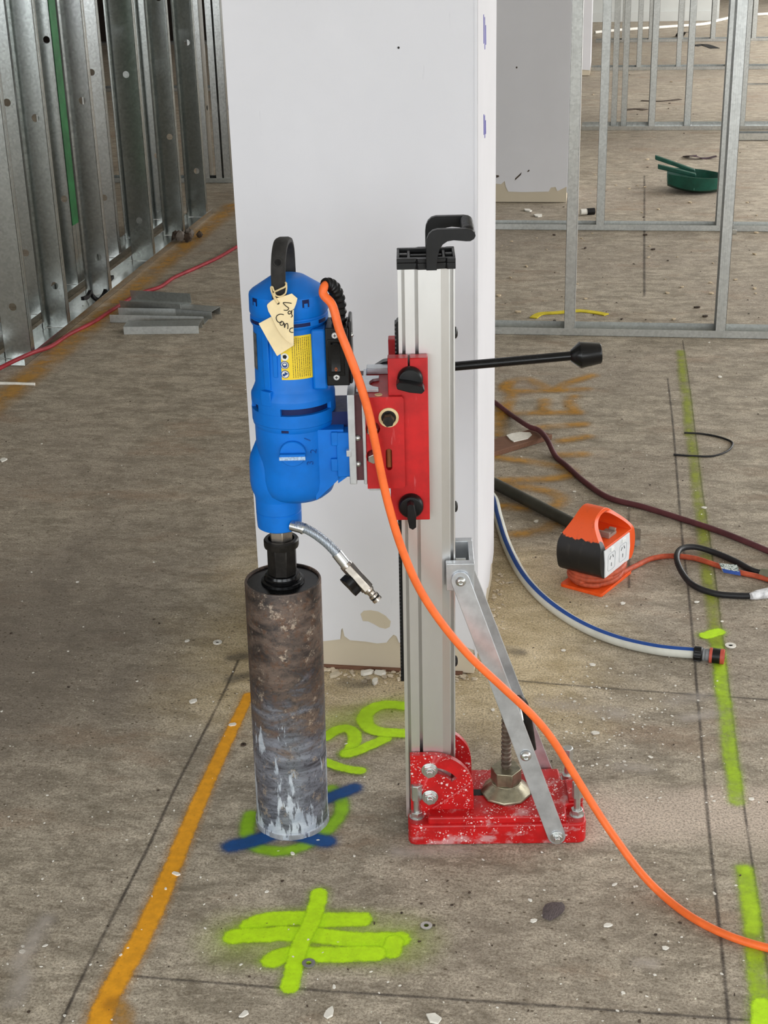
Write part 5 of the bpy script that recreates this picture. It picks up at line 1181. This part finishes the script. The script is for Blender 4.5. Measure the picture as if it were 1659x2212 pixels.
for i, (px, py, s_, lab_) in enumerate(big):
    o = flake_mesh(rs, s_ * rs.uniform(0.7, 1.0), s_ * rs.uniform(0.4, 0.65), 0.0015 + s_ * 0.12).build('plaster_flake', FLAKE, smooth=0)
    o.location = fl(px, py); o.rotation_euler = (0, 0, rs.uniform(0, 6)); tag(o, lab_, 'flake', 'plaster flakes on the floor')
# rubble of torn plaster along the foot of the front pillar
for i, (px, py, s_, l_) in enumerate([(722, 1462, .018, 'pale torn plaster piece at the pillar foot nearest the core bit'), (793, 1457, .020, 'white torn plaster shard at the pillar foot, second from the bit'), (822, 1457, .020, 'white flat plaster shard at the pillar foot beside the gear rack'), (810, 1476, .016, 'narrow cream plaster shard standing off the pillar foot')]):
    o = flake_mesh(rs, s_, s_ * 0.5, 0.008).build('plaster_shard', FLAKE if i else BEIGE, smooth=0); o.location = fl(px, py); o.rotation_euler = (0, 0, [0.9, 0.5, -0.15, 1.5][i]); tag(o, l_, 'plaster shard')
# uncountable crumbs
def crumbs(name, mat, label, cat, gen, seed):
    rs = random.Random(seed); b = MB()
    for (x, y, s_) in gen(rs):
        f = flake_mesh(rs, s_, s_ * rs.uniform(0.4, 0.9), s_ * 0.35); a = rs.uniform(0, 6)
        f.xf(Matrix.Translation((x, y, 0)) @ Matrix.Rotation(a, 4, 'Z')); b.add(f.v, f.f)
    return tag(b.build(name, mat, smooth=0), label, cat, None, 'stuff')
def inside_things(x, y):
    u = Vector((x, y, 0)) - P0; uu, vv = u.dot(E1), u.dot(E2)
    if -0.02 < uu < 0.36 and -0.02 < vv < 0.2: return True
    if (uu + 0.2295) ** 2 + (vv - 0.0925) ** 2 < 0.08 ** 2: return True
    return -0.78 < x < -0.26 and 2.93 < y < 3.48
def gen_all(rs):
    for _ in range(900):
        px = rs.uniform(-60, 1720); py = rs.uniform(720, 2260)
        if px < 700 and rs.random() < 0.5 and py < 1300: continue
        p = fl(px, py)
        if inside_things(p.x, p.y): continue
        yield p.x, p.y, 0.0012 + 0.0030 * rs.random() ** 2.4 + (0.0035 if rs.random() < 0.035 else 0)
    for _ in range(260):
        p = fl(rs.gauss(1320, 130), rs.gauss(1560, 80))
        if not inside_things(p.x, p.y): yield p.x, p.y, 0.0012 + 0.0035 * rs.random() ** 2
def gen_far(rs):
    for _ in range(260):
        p = fl(rs.uniform(1075, 1700), rs.uniform(90, 720)); yield p.x, p.y, 0.003 + 0.014 * rs.random() ** 3
def gen_dark(rs):
    for _ in range(420):
        p = fl(rs.uniform(-60, 1720), rs.uniform(500, 2240))
        if inside_things(p.x, p.y): continue
        yield p.x, p.y, 0.0012 + 0.0036 * rs.random() ** 3
    for _ in range(110):
        p = fl(rs.uniform(1075, 1700), rs.uniform(90, 720)); yield p.x, p.y, 0.004 + 0.014 * rs.random() ** 3
def gen_pillar(rs):
    for _ in range(300):
        if rs.random() < 0.55: yield rs.uniform(-0.76, -0.27), 2.947 - abs(rs.gauss(0, 0.02)) - 0.006, 0.003 + 0.008 * rs.random() ** 2
        else: yield -0.27 + abs(rs.gauss(0, 0.018)) + 0.008, rs.uniform(2.95, 3.5), 0.002 + 0.007 * rs.random() ** 2
crumbs('plaster_crumbs', FLAKE, 'white plaster crumbs scattered over the whole floor', 'crumbs', gen_all, 21)
crumbs('plaster_crumbs', M('buff_crumb', (196, 178, 150), 0.9), 'buff crumbs scattered over the floor behind the right stud frames', 'crumbs', gen_far, 22)
crumbs('dirt_crumbs', DIRT, 'dark dirt crumbs scattered over the floor', 'crumbs', gen_dark, 23)
crumbs('plaster_crumbs', M('grey_cream_crumb', (206, 192, 170), 0.9, 0, 0.35, 60), 'plaster rubble crumbs along the foot of the front pillar', 'crumbs', gen_pillar, 24)
